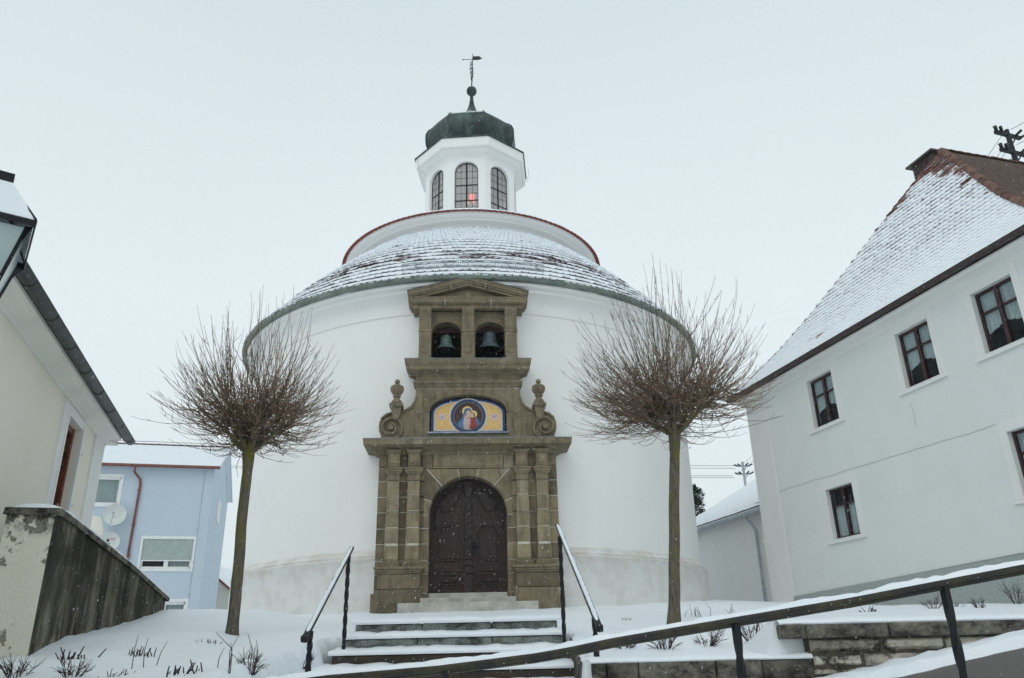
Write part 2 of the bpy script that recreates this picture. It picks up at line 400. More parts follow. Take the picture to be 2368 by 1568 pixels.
def tag(o, label=None, cat=None, group=None, kind=None):
    for k, v in (('label', label), ('category', cat), ('group', group), ('kind', kind)):
        if v: o[k] = v
    return o
def empty(name, loc, rz=0):
    o = bpy.data.objects.new(name, None); col.objects.link(o); o.location = loc; o.rotation_euler = (0, 0, rz); o.empty_display_size = .2; return o
def arc(cx, cz, r, a0, a1, n, rz=None):
    return [(cx + r * math.cos(a0 + (a1 - a0) * i / n), cz + (rz or r) * math.sin(a0 + (a1 - a0) * i / n)) for i in range(n + 1)]
def snow_ridge(mb, pts, wid, thick, seed=0, n=7, sag=.0):
    """soft lumpy snow lying along a polyline of top-centre points"""
    P = [Vector(p) for p in pts]; L = 0; samples = []
    for a, b in zip(P, P[1:]):
        k = max(2, int((b - a).length / .05))
        for i in range(k): samples.append(a.lerp(b, i / k))
    samples.append(P[-1]); vs = []
    N = len(samples)
    for i, p in enumerate(samples):
        t = (samples[min(i + 1, N - 1)] - samples[max(i - 1, 0)]).normalized()
        side = t.cross(Vector((0, 0, 1))).normalized()
        e = min(1, (i + .3) / 2, (N - 1 - i + .3) / 2)
        nz_ = mnoise.noise(Vector((p.x * 5 + seed, p.y * 5, p.z * 5)))
        nb = mnoise.noise(Vector((p.x * 17 + seed, p.y * 17, p.z * 17 + 3)))
        h = thick * e * (1 + .45 * nz_ + .45 * nb); wd = wid * (1 + .15 * nb) * (.6 + .4 * e)
        for k in range(n):
            a = PI * k / (n - 1)
            vs.append(p + side * (wd * math.cos(a)) + Vector((0, 0, 1)) * (h * math.sin(a) ** .8 - .006 - (sag if k in (0, n - 1) else 0)))
    fs = [(i * n + k, (i + 1) * n + k, (i + 1) * n + k + 1, i * n + k + 1) for i in range(N - 1) for k in range(n - 1)]
    fs += [tuple(range(n)), tuple(range(N * n - 1, (N - 1) * n - 1, -1))]
    mb.add(vs, fs); return mb
def wall_holes(mb, x0, x1, z0, z1, holes, y=0., depth=.2, tone=.5, mi=0, out=-1):
    """flat wall in the xz plane at y with rectangular holes (hx0,hx1,hz0,hz1) and reveals of the given depth going to y-out*depth"""
    xs = sorted({x0, x1, *[h[0] for h in holes], *[h[1] for h in holes]}); zs = sorted({z0, z1, *[h[2] for h in holes], *[h[3] for h in holes]})
    for i in range(len(xs) - 1):
        for k in range(len(zs) - 1):
            cx, cz = (xs[i] + xs[i + 1]) / 2, (zs[k] + zs[k + 1]) / 2
            if any(h[0] < cx < h[1] and h[2] < cz < h[3] for h in holes): continue
            mb.add([(xs[i], y, zs[k]), (xs[i + 1], y, zs[k]), (xs[i + 1], y, zs[k + 1]), (xs[i], y, zs[k + 1])], [(0, 1, 2, 3)], tone, mi)
    for a, b, c, d in holes:
        yb = y - out * depth
        mb.add([(a, y, c), (b, y, c), (b, y, d), (a, y, d), (a, yb, c), (b, yb, c), (b, yb, d), (a, yb, d)],
               [(0, 4, 5, 1), (1, 5, 6, 2), (2, 6, 7, 3), (3, 7, 4, 0)], tone, mi)
def tile_rows(mb, surf, nrows, ntiles, sub=5, t=.035, scal=.045, jit=.012, closed=False, urange=(0, 1)):
    """surf(u,v)->(point, normal, length of v in metres). rows of round-ended tiles, each row one strip with a lip (material 1)"""
    u0, u1 = urange; NU = ntiles * sub
    for r in range(nrows):
        v0 = r / nrows; v1 = (r + 1.12) / nrows
        vs = []; jits = [random.uniform(-1, 1) * jit for _ in range(ntiles + 1)]; lift = [random.uniform(.7, 1.35) for _ in range(ntiles + 1)]
        for i in range(NU + 1):
            f = (i + (sub / 2 if r % 2 else 0)) / sub; ti = int(f) % ntiles; fr = f - int(f)
            u = u0 + (u1 - u0) * i / NU
            sc = math.sqrt(max(0, 1 - (2 * fr - 1) ** 2)) ** .8
            dv = (scal * (sc - 1) + jits[ti]) ; tt = t * lift[ti]
            P0, N0, L = surf(u, v0); va = v0 - dv / L
            Pa, Na, _ = surf(u, max(va, -.02)); Pb, Nb, _ = surf(u, min(1, v1))
            vs += [Pa + Na * .002, Pa + Na * tt * .55, Pa + Na * tt, Pb + Nb * .004]
        # per-tile tone
        for k in range(0, NU, sub):
            tone = random.random(); o = len(mb.v); seg = vs[k * 4:(k + sub + 1) * 4]
            fs = []; n = len(seg) // 4
            mb.v += [tuple(p) for p in seg]
            for i in range(n - 1):
                a = o + i * 4; b = a + 4
                mb.f.append([a, b, b + 1, a + 1]); mb.t.append(tone); mb.mi.append(1)
                for q in (1, 2): mb.f.append([a + q, b + q, b + q + 1, a + q + 1]); mb.t.append(tone); mb.mi.append(0)

# ------------------------------------------------------------------ terrain
def sm(a, b, x):
    t = min(1, max(0, (x - a) / (b - a))); return t * t * (3 - 2 * t)
def ground_h(x, y):
    z = 1.68 + .0875 * (min(y, 24) - 8) if y > 8 else 1.68 + .085 * (y - 8)
    zl = 1.68 + .12 * (min(y, 14.9) - 8)
    if y > 8: z = z + (zl - z) * sm(-3.3, -4.8, x) if y < 14.9 else z + (min(z, 2.5) - z) * sm(-3, -5, x)
    z += .07 * sm(-3.2, -3.9, x) * sm(13, 9, y) * sm(7, 9, y)
    if y > 19: z -= 1.6 * sm(-8, -12, x) * sm(19, 30, y)
    z += .04 * max(0, min(x, 8) - 4) * sm(14, 20, y) * -1.0
    return z
def path_h(x): return .94 + .19 * max(0, x - .5)
def terr(x, y):
    z = ground_h(x, y)
    z += .035 * mnoise.noise(Vector((x * .9, y * .9, 0))) + .018 * mnoise.noise(Vector((x * 3, y * 3, 5)))
    # the stair cut, with soft banked snow at its sides
    e = .04 * mnoise.noise(Vector((x * 5, y * 5, 9)))
    inx = sm(-2.26 + e * 2, -1.88 + e, x) * sm(.66 + e, .50 + e, x); iny = sm(9.92, 9.80, y)
    cut = inx * iny
    if y < 9.9 and x < -1.8: z += .05 * math.exp(-((x + 2.1) / .15) ** 2)
    low = path_h(x) - .12
    z = z * (1 - cut) + min(z, low) * cut
    # right side: the retaining wall holds the slope; below it lies the path
    if x > .5:
        f = sm(7.16, 7.10, y) * sm(.45, .55, x); z = z * (1 - f) + (path_h(x) - .1) * f
        if f < .5:                                   # level snow just behind the coping
            zc = 1.56 if x < 2.2 else 1.84
            if 2.2 <= x < 2.55: zc = 1.84
            k = sm(8.3, 7.2, y); z = z * (1 - k) + zc * k
            if .55 < x < 2.45: z -= 0
    if y < 4.75: z = z * sm(4.5, 4.75, y)
    return z
def axis(vals):
    out = []
    for a, b, st in vals:
        n = max(1, round((b - a) / st)); out += [a + (b - a) * i / n for i in range(n)]
    out.append(vals[-1][1]); return out
def mk_terrain():
    xs = axis([(-80, -20, 10), (-20, -8, 1), (-8, -6.7, .12), (-6.7, -4.4, .055), (-4.4, -2.3, .12), (-2.3, -1.7, .05), (-1.7, .3, .2), (.3, .8, .05), (.8, 5, .1), (5, 12, .4), (12, 80, 8)])
    ys = axis([(4.4, 4.8, .08), (4.8, 7, .12), (7, 7.3, .03), (7.3, 9.7, .1), (9.7, 10, .04), (10, 14, .14), (14, 20, .25), (20, 40, 1.5), (40, 140, 12)])
    vs = [(x, y, terr(x, y)) for y in ys for x in xs]; nx = len(xs)
    fs = [(j * nx + i, j * nx + i + 1, (j + 1) * nx + i + 1, (j + 1) * nx + i) for j in range(len(ys) - 1) for i in range(nx - 1)]
    m_ = MB(); m_.add(vs, fs, .5); o = m_.build('ground', 'snow', smooth=True); tag(o, kind='structure'); return o
mk_terrain()
# far, flat snow country under everything and the street at the camera
m_ = MB(); m_.add([(-140, -50, -.05), (140, -50, -.05), (140, 240, -.05), (-140, 240, -.05)], [(0, 1, 2, 3)], .5)
tag(m_.build('street', 'snow'), kind='structure')
# sloping path between rail and retaining wall, asphalt partly bare
def mk_path():
    m_ = MB(); xs = axis([(-6, 8, .1)]); ys = axis([(4.76, 7.12, .06)])
    vs = [];
    for y in ys:
        for x in xs: vs.append((x, y, path_h(x)))
    nx = len(xs)
    m_.add(vs, [(j * nx + i, j * nx + i + 1, (j + 1) * nx + i + 1, (j + 1) * nx + i) for j in range(len(ys) - 1) for i in range(nx - 1) if xs[i] > -1.75], .5)
    tag(m_.build('path', 'asphalt'), kind='structure')
    m2 = MB(); xs = axis([(-1.9, 8, .05)]); ys = axis([(4.76, 7.12, .04)]); nx = len(xs); H = []
    for y in ys:
        for x in xs:
            e = .10 * mnoise.noise(Vector((x * 2.2, y * 2.2, 1))) + .05 * mnoise.noise(Vector((x * 8, y * 8, 2)))
            edge = 6.42 + .02 * (x - 3) + e          # snow banked against the wall beyond this line
            h = sm(edge - .02, edge + .16, y)
            edge2 = 3.62 + .5 * (5.95 - y) + e * 1.3           # trodden strip ends to the right
            h = max(h, sm(edge2 - .05, edge2 + .1, x) * sm(6.12 + e, 6.0 + e, y))
            h = max(h, sm(2.35 + e, 2.0 + e, x))
            H.append(h); vs = None
    m2v = [(xs[i], ys[j], path_h(xs[i]) - .03 + H[j * nx + i] * (.10 + .03 * mnoise.noise(Vector((xs[i] * 6, ys[j] * 6, 4))))) for j in range(len(ys)) for i in range(nx)]
    m2.add(m2v, [(j * nx + i, j * nx + i + 1, (j + 1) * nx + i + 1, (j + 1) * nx + i) for j in range(len(ys) - 1) for i in range(nx - 1)
                 if max(H[j * nx + i], H[j * nx + i + 1], H[(j + 1) * nx + i], H[(j + 1) * nx + i + 1]) > .001], .5)
    tag(m2.build('path_snow', 'snow', smooth=True), kind='structure')
mk_path()
# bank under the path towards the street
m_ = MB(); m_.box(-1.75, 8.2, 4.70, 4.755, -.1, .92, .5, top=(0, 0, 0, 0)); tag(m_.build('kerb_wall', 'coping'), 'dark stone kerb wall carrying the path above the street', 'kerb wall')

# ------------------------------------------------------------------ round chapel
AX = Vector((-1.376, 25.0)); AL = .06
CH = empty('round_chapel', (AX.x, AX.y, 0), AL)
tag(CH, 'round white plastered chapel with snowy tiled roof, copper onion lantern and carved stone portal', 'chapel')
NCH = 480
def inport(a, b):
    cx = (a[0] + b[0]) / 2; cz = (a[2] + b[2]) / 2
    return a[1] < 0 and ((abs(cx + .135) < 1.95 and cz < 6.3) or (abs(cx + .135) < 1.12 and cz < 9.7) or (9.7 < cz < 10.31 and abs(cx + .135) < min(1.3, (10.5 - cz) * 3.1)))
zs_w = [3.93, 6.25]
wp = [(6.87, z) for z in zs_w] + [(6.87, 9.62), (6.87, 9.72), (6.905, 9.735), (6.91, 9.765), (6.885, 9.79), (6.885, 9.98), (6.90, 10.04), (6.96, 10.12), (7.05, 10.19), (7.14, 10.23), (7.15, 10.30), (7.28, 10.33), (7.29, 10.42)]
m_ = MB(); m_.lathe(wp, NCH, tone=.5, skip=inport); m_.build('wall', 'white_plaster', CH, smooth=True)
pp = [(7.03, 1.0), (7.03, 2.4), (7.03, 3.0), (7.03, 3.66), (7.045, 3.68), (7.05, 3.72), (6.99, 3.75), (7.0, 3.79), (6.96, 3.84), (6.93, 3.86), (6.92, 3.9), (6.87, 3.932)]
m_ = MB(); m_.lathe(pp, NCH, tone=.5, skip=inport); m_.build('plinth', 'plinth', CH, smooth=True)
gp = [(7.27, 10.45), (7.285, 10.435), (7.32, 10.41), (7.36, 10.41), (7.40, 10.44), (7.42, 10.49), (7.42, 10.54), (7.435, 10.55), (7.425, 10.56), (7.405, 10.55), (7.40, 10.50), (7.36, 10.46), (7.3, 10.47)]
m_ = MB(); m_.lathe(gp, NCH, tone=.5)
for k in range(36):
    a = 2 * PI * k / 36 + .04
    m_.lathe([(r + .006, z) for r, z in gp[1:8]], 1, a0=a, a1=a + .006, tone=.1)
m_.build('gutter', 'gutter_green', CH, smooth=True)
def roof_surf(u, v):
    a = u * 2 * PI
    r = 7.40 - 3.45 * v; z = 10.50 + 3.42 * v + .16 * math.sin(PI * v)
    dr = -3.45; dz = 3.42 + .16 * PI * math.cos(PI * v); L = math.hypot(dr, dz)
    return Vector((r * math.cos(a), r * math.sin(a), z)), Vector((math.cos(a) * dz / L, math.sin(a) * dz / L, 3.45 / L)), 4.85
m_ = MB(); tile_rows(m_, roof_surf, 17, 118, 6, .060, .045, .018, urange=(.5, 1.0))
m_.lathe([(7.38, 10.46), (3.95, 13.88)], 60, a0=0, a1=PI, tone=.5)
m_.build('main_roof', ['roof_snow', 'roof_lip'], CH)
# drum
dp = [(3.95, 13.7), (3.95, 13.99), (3.97, 14.0), (3.97, 14.02), (4.02, 14.05), (4.14, 14.07), (4.16, 14.10), (4.22, 14.11), (4.30, 14.11), (4.42, 14.125), (4.44, 14.16), (4.44, 14.24)]
m_ = MB(); m_.lathe(dp, 160, tone=.5); m_.build('drum', 'white_plaster', CH, smooth=True)
m_ = MB(); m_.lathe([(3.99, 13.86), (4.01, 13.89), (3.955, 13.93)], 160, tone=.5); m_.build('drum_flashing', 'tile', CH)
m_ = MB(); nt_ = 150
for k in range(nt_):                     # red eave tiles, each a rounded nose
    a = 2 * PI * k / nt_; da = PI / nt_ * .93
    vs = []
    for rr, zz in ((4.30, 14.245), (4.56, 14.175)):
        for q in range(5):
            b = a + da * (-1 + q / 2); bul = .024 * math.sin(PI * q / 4)
            vs += [(rr * math.cos(b), rr * math.sin(b), zz + bul), (rr * math.cos(b), rr * math.sin(b), zz + bul - .026)]
    fs = [];
    for q in range(4): fs += [(q * 2, 10 + q * 2, 12 + q * 2, q * 2 + 2), (q * 2 + 1, q * 2 + 3, 13 + q * 2, 11 + q * 2), (10 + q * 2, 11 + q * 2, 13 + q * 2, 12 + q * 2)]
    fs += [(0, 1, 11, 10), (8, 18, 19, 9)]
    m_.add(vs, fs)
m_.build('eave_tiles', 'red_tile', CH)
m_ = MB(); ks = 200; vs = []
for k in range(ks):
    a = 2 * PI * k / ks; h = .02 * mnoise.noise(Vector((math.cos(a) * 9, math.sin(a) * 9, 0)))
    for r, z in ((4.545 + h, 14.20), (4.50 + h, 14.265 + h), (3.2, 15.08), (1.55, 16.02)): vs.append((r * math.cos(a), r * math.sin(a), z))
m_.add(vs, [(k * 4 + q, ((k + 1) % ks) * 4 + q, ((k + 1) % ks) * 4 + q + 1, k * 4 + q + 1) for k in range(ks) for q in range(3)], .5)
m_.build('upper_roof', 'snow', CH, smooth=True)
# snow guard grid on the main roof
m_ = MB(); a0, a1 = -PI / 2 - .262, -PI / 2 + .262; rg = 7.10
def gpt(a, z): return (rg * math.cos(a), rg * math.sin(a), z)
for z in (10.90, 11.10):
    m_.tube([gpt(a0 + (a1 - a0) * i / 60, z) for i in range(61)], .014, 5)
for i in range(79): a = a0 + (a1 - a0) * i / 78; m_.tube([gpt(a, 10.90), gpt(a, 11.10)], .007, 4)
for a in (a0 + .05, a0 + .157, -PI / 2 - .02, a1 - .135, a1 - .03): m_.tube([(rg * 1.02 * math.cos(a), rg * 1.02 * math.sin(a), 10.72), gpt(a, 10.84), gpt(a, 11.12)], .017, 5)
m_.build('snow_guard', 'galvgrid', CH)

# --- lantern (octagon)
LR = -.125 + PI / 8      # vertex offset so that a face looks (almost) at the camera
LA = -.125
def octp(ap, z): return (ap / math.cos(PI / 8), z)
lan = MB()
AP = 1.62; wz0, wz1, hw = 15.95, 17.58, .43      # window sill, springing, half width
for k in range(8):
    fa = -PI / 2 + LA + k * PI / 4
    n_ = Vector((math.cos(fa), math.sin(fa), 0)); t_ = Vector((-n_.y, n_.x, 0)); hs = AP * math.tan(PI / 8)
    def W(u, z, d=0.): return n_ * (AP - d) + t_ * u + Vector((0, 0, z))
    top = [(hw * math.cos(a), wz1 + .40 * math.sin(a)) for a in [PI * i / 12 for i in range(13)]]   # right to left
    loop = [(hw, wz0)] + top + [(-hw, wz0)]
    # surround faces
    lan.add([W(-hs, 15.2), W(hs, 15.2), W(hs, wz0), W(-hs, wz0)], [(0, 1, 2, 3)], .5)
    lan.add([W(hw, wz0), W(hs, wz0), W(hs, wz1), W(hw, wz1)], [(0, 1, 2, 3)], .5)
    lan.add([W(-hs, wz0), W(-hw, wz0), W(-hw, wz1), W(-hs, wz1)], [(0, 1, 2, 3)], .5)
    for i in range(12):
        (xa, za), (xb, zb) = top[i], top[i + 1]
        ua = hs if i == 0 else hs * (1 - i / 6); ub = hs * (1 - (i + 1) / 6)
        za2 = wz1 if i == 0 else 18.2; 
        if i == 0: lan.add([W(xa, za), W(hs, wz1), W(hs, 18.2), W(ub, 18.2), W(xb, zb)], [(0, 1, 2, 3, 4)], .5)
        elif i == 11: lan.add([W(xa, za), W(ua, 18.2), W(-hs, 18.2), W(-hs, wz1), W(xb, zb)], [(0, 1, 2, 3, 4)], .5)
        else: lan.add([W(xa, za), W(ua, 18.2), W(ub, 18.2), W(xb, zb)], [(0, 1, 2, 3)], .5)
    for a, b in zip(loop, loop[1:]): lan.add([W(*a), W(*b), W(b[0] * .93, b[1], .14), W(a[0] * .93, a[1], .14)], [(0, 1, 2, 3)], .5)
lan.lathe([octp(1.35, 15.2), octp(1.35, 18.1)][::-1], 8, off=LA + PI / 8, tone=.5) if False else None
lant = lan.build('lantern', 'white_plaster', CH)
for k in range(8):
    fa = -PI / 2 + LA + k * PI / 4
    n_ = Vector((math.cos(fa), math.sin(fa), 0)); t_ = Vector((-n_.y, n_.x, 0))
    def W(u, z, d=0.): return n_ * (AP - .13 + d) + t_ * u + Vector((0, 0, z))
    h2 = hw * .95
    loop = [(h2, wz0)] + [(h2 * math.cos(a), wz1 + .38 * math.sin(a)) for a in [PI * i / 12 for i in range(13)]] + [(-h2, wz0)]
    g = MB(); g.add([W(*p) for p in loop], [tuple(range(len(loop)))], .5); g.build('window_pane', 'leaded', lant)
    fr = MB(); fr.tube([W(x, z, .02) for x, z in loop], .018, 4); fr.tube([W(0, wz0, .02), W(0, wz1 + .39, .02)], .024, 4)
    for z in (16.42, 17.05, ): fr.tube([W(-h2, z, .02), W(h2, z, .02)], .018, 4)
    for u in (-h2 / 2, h2 / 2): fr.tube([W(u, wz0, .01), W(u, wz1 + .31, .01)], .006, 3)
    for z in (16.15, 16.72, 17.35, 17.62): fr.tube([W(-h2 * .98, z, .01), W(h2 * .98, z, .01)], .006, 3)
    fr.build('window_frame', 'iron', lant)
# pale inside wall so that the panes read light as in the photo
m_ = MB()
cpz = [octp(1.625, 18.12), octp(1.64, 18.19), octp(1.68, 18.21), octp(1.74, 18.23), octp(1.80, 18.28), octp(1.84, 18.31), octp(1.86, 18.36), octp(1.95, 18.37), octp(1.97, 18.41), octp(1.99, 18.74)]
m_.lathe(cpz, 8, off=LA - PI / 8, tone=.5); m_.build('lantern_cornice', 'white_plaster', CH)
m_ = MB(); m_.lathe([octp(1.99, 18.735), octp(2.03, 18.735), octp(2.03, 18.78), octp(1.3, 18.86)], 8, off=LA - PI / 8, tone=.5)
m_.build('cornice_flashing', 'copper', CH)
dome = [(1.46, 18.82), (1.58, 19.0), (1.70, 19.25), (1.77, 19.5), (1.79, 19.75), (1.78, 19.95), (1.70, 20.14), (1.56, 20.28), (1.36, 20.39), (1.1, 20.54), (.80, 20.78), (.50, 21.02), (.34, 21.2)]
m_ = MB(); vs = []; nseg = 8 * 10
for i in range(nseg):
    a = 2 * PI * i / nseg; ph = (a % (PI / 4)) / (PI / 4)           # 0..1 across one lobe
    th = (ph - .5) * PI / 4; flat = math.cos(PI / 8) / math.cos(th); bul = .012 * math.cos(th * 4) ** 2
    for r, z in dome:
        rr = r * (flat + bul * min(1, r)); ang = a + LA + PI / 8 - PI / 2
        vs.append((rr * math.cos(ang), rr * math.sin(ang), z))
p = len(dome); m_.add(vs, [(i * p + q, ((i + 1) % nseg) * p + q, ((i + 1) % nseg) * p + q + 1, i * p + q + 1) for i in range(nseg) for q in range(p - 1)], .5)
for k in range(8):
    ang = LA + PI / 8 - PI / 2 + k * PI / 4
    m_.tube([(r * 1.005 * math.cos(ang), r * 1.005 * math.sin(ang), z) for r, z in dome], .022, 4, .2)
dm = m_.build('dome', 'copper', CH, smooth=True)
m_ = MB(); m_.lathe([(.42, 21.12), (.33, 21.2), (.24, 21.36), (.16, 21.55), (.10, 21.78), (.07, 22.0), (.065, 22.15), (.10, 22.22)] + [(.205 * math.cos(a), 22.41 + .21 * math.sin(a)) for a in [-1.0 + 2.5 * i / 10 for i in range(11)]] + [(.02, 22.62)], 20, tone=.5)
m_.build('finial', 'copper', CH, smooth=True)
v_ = MB(); v_.tube([(0, 0, 22.65), (.05, 0, 24.30)], [.028, .014], 5)
for sgn in (-1, 1):      # double-barred scrollwork cross, seen nearly edge-on
    for z, L in ((22.95, .07), (23.15, .12), (23.35, .16), (23.55, .12), (23.72, .07)):
        v_.tube([(0, 0, z), (sgn * L * .5, sgn * L, z + .05), (sgn * L * .35, sgn * L * .6, z + .14), (.01, 0, z + .16)], .016, 4)
v_.tube([(-.34, 0, 23.98), (.1, 0, 24.02)], .016, 4); v_.add([(-.36, 0, 23.94), (-.30, 0, 24.02), (-.36, 0, 24.03), (-.36, .02, 23.98)], [(0, 1, 2), (0, 1, 3), (1, 2, 3)])
v_.add([(.06, -.01, 23.98), (.30, -.01, 24.0), (.44, -.01, 24.08), (.30, -.01, 24.15), (.36, -.01, 24.18), (.06, -.01, 24.16), (.06, .01, 23.98), (.30, .01, 24.0), (.44, .01, 24.08), (.30, .01, 24.15), (.36, .01, 24.18), (.06, .01, 24.16)],
       [(0, 1, 2, 3, 4, 5), (11, 10, 9, 8, 7, 6)])
v_.build('weather_vane', 'iron', CH)
for sgn, a in ((-1, -2.75), (1, -.05)):          # thin lightning wires looping off the cornice
    x0, y0 = 2.14 * math.cos(a), 2.14 * math.sin(a)
    w_ = MB(); w_.tube([(x0, y0, 18.7), (x0 * 1.01, y0 * 1.01, 18.45), (x0 * .97, y0 * .97, 18.2), (x0 * .84, y0 * .84, 18.0)], .007, 4); w_.build('lightning_wire', 'galv', CH)
# red sanctuary lamp hanging in the lantern
L_ = empty('hanging_lamp', (AX.x + .05, AX.y - .9, 16.78)); tag(L_, 'glowing red lamp hanging behind the front lantern window of the chapel', 'lamp')
q = MB(); q.tube([(0, 0, .8), (0, 0, 1.6)], .012, 4); q.lathe([(.01, .82), (.05, .72), (.12, .62), (.2, .45), (.23, .32), (.21, .30)], 12); q.build('lamp_shade', 'iron', L_)
q = MB(); q.lathe([(.01, .30), (.085, .26), (.1, .15), (.07, .05), (.01, .02)], 12); q.build('lamp_glass', 'red_glow', L_)
q = MB(); q.lathe([(.01, .0), (.05, -.03), (.05, -.1), (.01, -.13)], 10, c=(-.16, 0)); q.build('candle_glass', 'amber_glow', L_)
q = MB(); q.lathe([(.01, .0), (.04, -.03), (.04, -.08), (.01, -.11)], 10, c=(.06, 0)); q.build('candle_glass', 'red_glow', L_)

# ------------------------------------------------------------------ stone portal (parts of the chapel); PC = its centre
PC = -.135
FY = -7.08                                  # face of the portal wall
def X(d): return PC + d
def blocks(mb, x0, x1, y0, y1, zs, g=.008, taper=0.):
    """stack of blocks with joints; zs are joint heights; taper: half-width change bottom->top"""
    zA, zB = zs[0], zs[-1]
    for a, b in zip(zs, zs[1:]):
        ta = taper * (a - zA) / (zB - zA); tb = taper * (b - zA) / (zB - zA)
        mb.box(x0 + ta, x1 - ta, y0, y1, a + g, b - g, top=(tb - ta, -(tb - ta), 0, 0))
def core(mb, x0, x1, y0, y1, z0, z1, i=.006, mi=1): mb.box(x0 + i, x1 - i, y0 + i, y1, z0, z1, .5, mi)
P_ = MB(); HB = 2.06                         # wall half width
dr = .89; dsz = 4.60                         # door arch radius / springing
courses = [2.92, 3.32, 3.61, 3.97, 4.31, 4.67, 5.02, 5.38, 5.70]
# jamb blocks up to the arch zone and outer strips
for sgn in (-1, 1):
    def bx(a, b, y0, y1, z0, z1, **k):
        xa, xb = sorted((X(sgn * a), X(sgn * b))); P_.box(xa, xb, y0, y1, z0, z1, **k)
    bx(1.02, 2.12, FY - .06, -6.2, 2.2, 2.92)                       # base course
    bx(.86, 1.02, FY - .04, -6.2, 2.60, 2.90)
    for a, b in zip(courses[:5], courses[1:5] + [4.60]): bx(dr - .01, 1.01, FY, -6.2, a + .008, b - .008)
    for a, b in zip(courses, courses[1:]):
        bx(1.69, HB, FY, -6.2, a + .009, b - .009); bx(1.01, 1.69, FY + .0, -6.2, a + .009, b - .009)
    bx(.9, HB - .01, FY + .012, -6.22, 2.3, 6.0, mi=1, tone=.5) if False else None
    xa, xb = sorted((X(sgn * 1.2), X(sgn * (HB - .006)))); P_.box(xa, xb, FY + .008, -6.2, 2.9, 5.7, .5, 1)
    xa, xb = sorted((X(sgn * (dr + .004)), X(sgn * 1.2))); P_.box(xa, xb, FY + .008, -6.22, 2.9, 4.62, .5, 1)
# arch voussoirs (polygonal outline as in the photo)
def vous(a0, a1, outer):
    inner = arc(PC, dsz, dr, a0, a1, 8); P_.prism(inner + outer[::-1], FY, -6.2)
zt = 5.66
gy = .012
V = lambda x, z: (X(x), z)
rays_ = [(0, 20.5), (20.5, 48), (48, 77), (77, 103), (103, 132), (132, 159.5), (159.5, 180)]
def outer_pt(deg):
    a = R(deg); c_, s_ = math.cos(a), math.sin(a)
    tx = 1.01 / abs(c_) if abs(c_) > 1e-6 else 99; tz = (zt - dsz) / s_ if s_ > 1e-6 else 99
    t = min(tx, tz); return (PC + t * c_, dsz + t * s_)
for d0, d1 in rays_:
    e = .55
    o_ = [outer_pt(d0 + e)]
    for cdeg in (math.degrees(math.atan2(zt - dsz, 1.01)), 180 - math.degrees(math.atan2(zt - dsz, 1.01))):
        if d0 < cdeg < d1: o_.append((PC + (1.01 if cdeg < 90 else -1.01), zt))
    o_.append(outer_pt(d1 - e))
    vous(R(d0 + e), R(d1 - e), o_)
ar = arc(PC, dsz, dr + .006, 0, PI, 24)
P_.prism(ar + [(PC - 1.005, dsz), (PC - 1.005, zt), (PC + 1.005, zt), (PC + 1.005, dsz)], FY + .006, -6.3, .5, 1)
# frieze between the capitals, with a lighter tablet
P_.box(X(-1.06), X(-.82), FY, -6.3, 5.67, 6.0); P_.box(X(.82), X(1.06), FY, -6.3, 5.67, 6.0)
P_.box(X(-.81), X(.81), FY - .015, -6.3, 5.675, 6.0, .95)
P_.box(X(-.81), X(.81), FY - .03, FY, 5.71, 5.735, .6); P_.lathe([(.0, 0), (.05, .01), (.07, .03), (.08, .05)], 12) if False else None
for s_ in (-1, 1): xa, xb = sorted((X(s_ * 1.65), X(s_ * HB))); P_.box(xa, xb, FY, -6.3, 5.72, 6.0)
P_.box(X(-1.64), X(-1.07), FY + .02, -6.3, 5.7, 6.0); P_.box(X(1.07), X(1.64), FY + .02, -6.3, 5.7, 6.0)
por = P_.build('portal_wall', ['stone', 'mortar'], CH, bevel=.006)
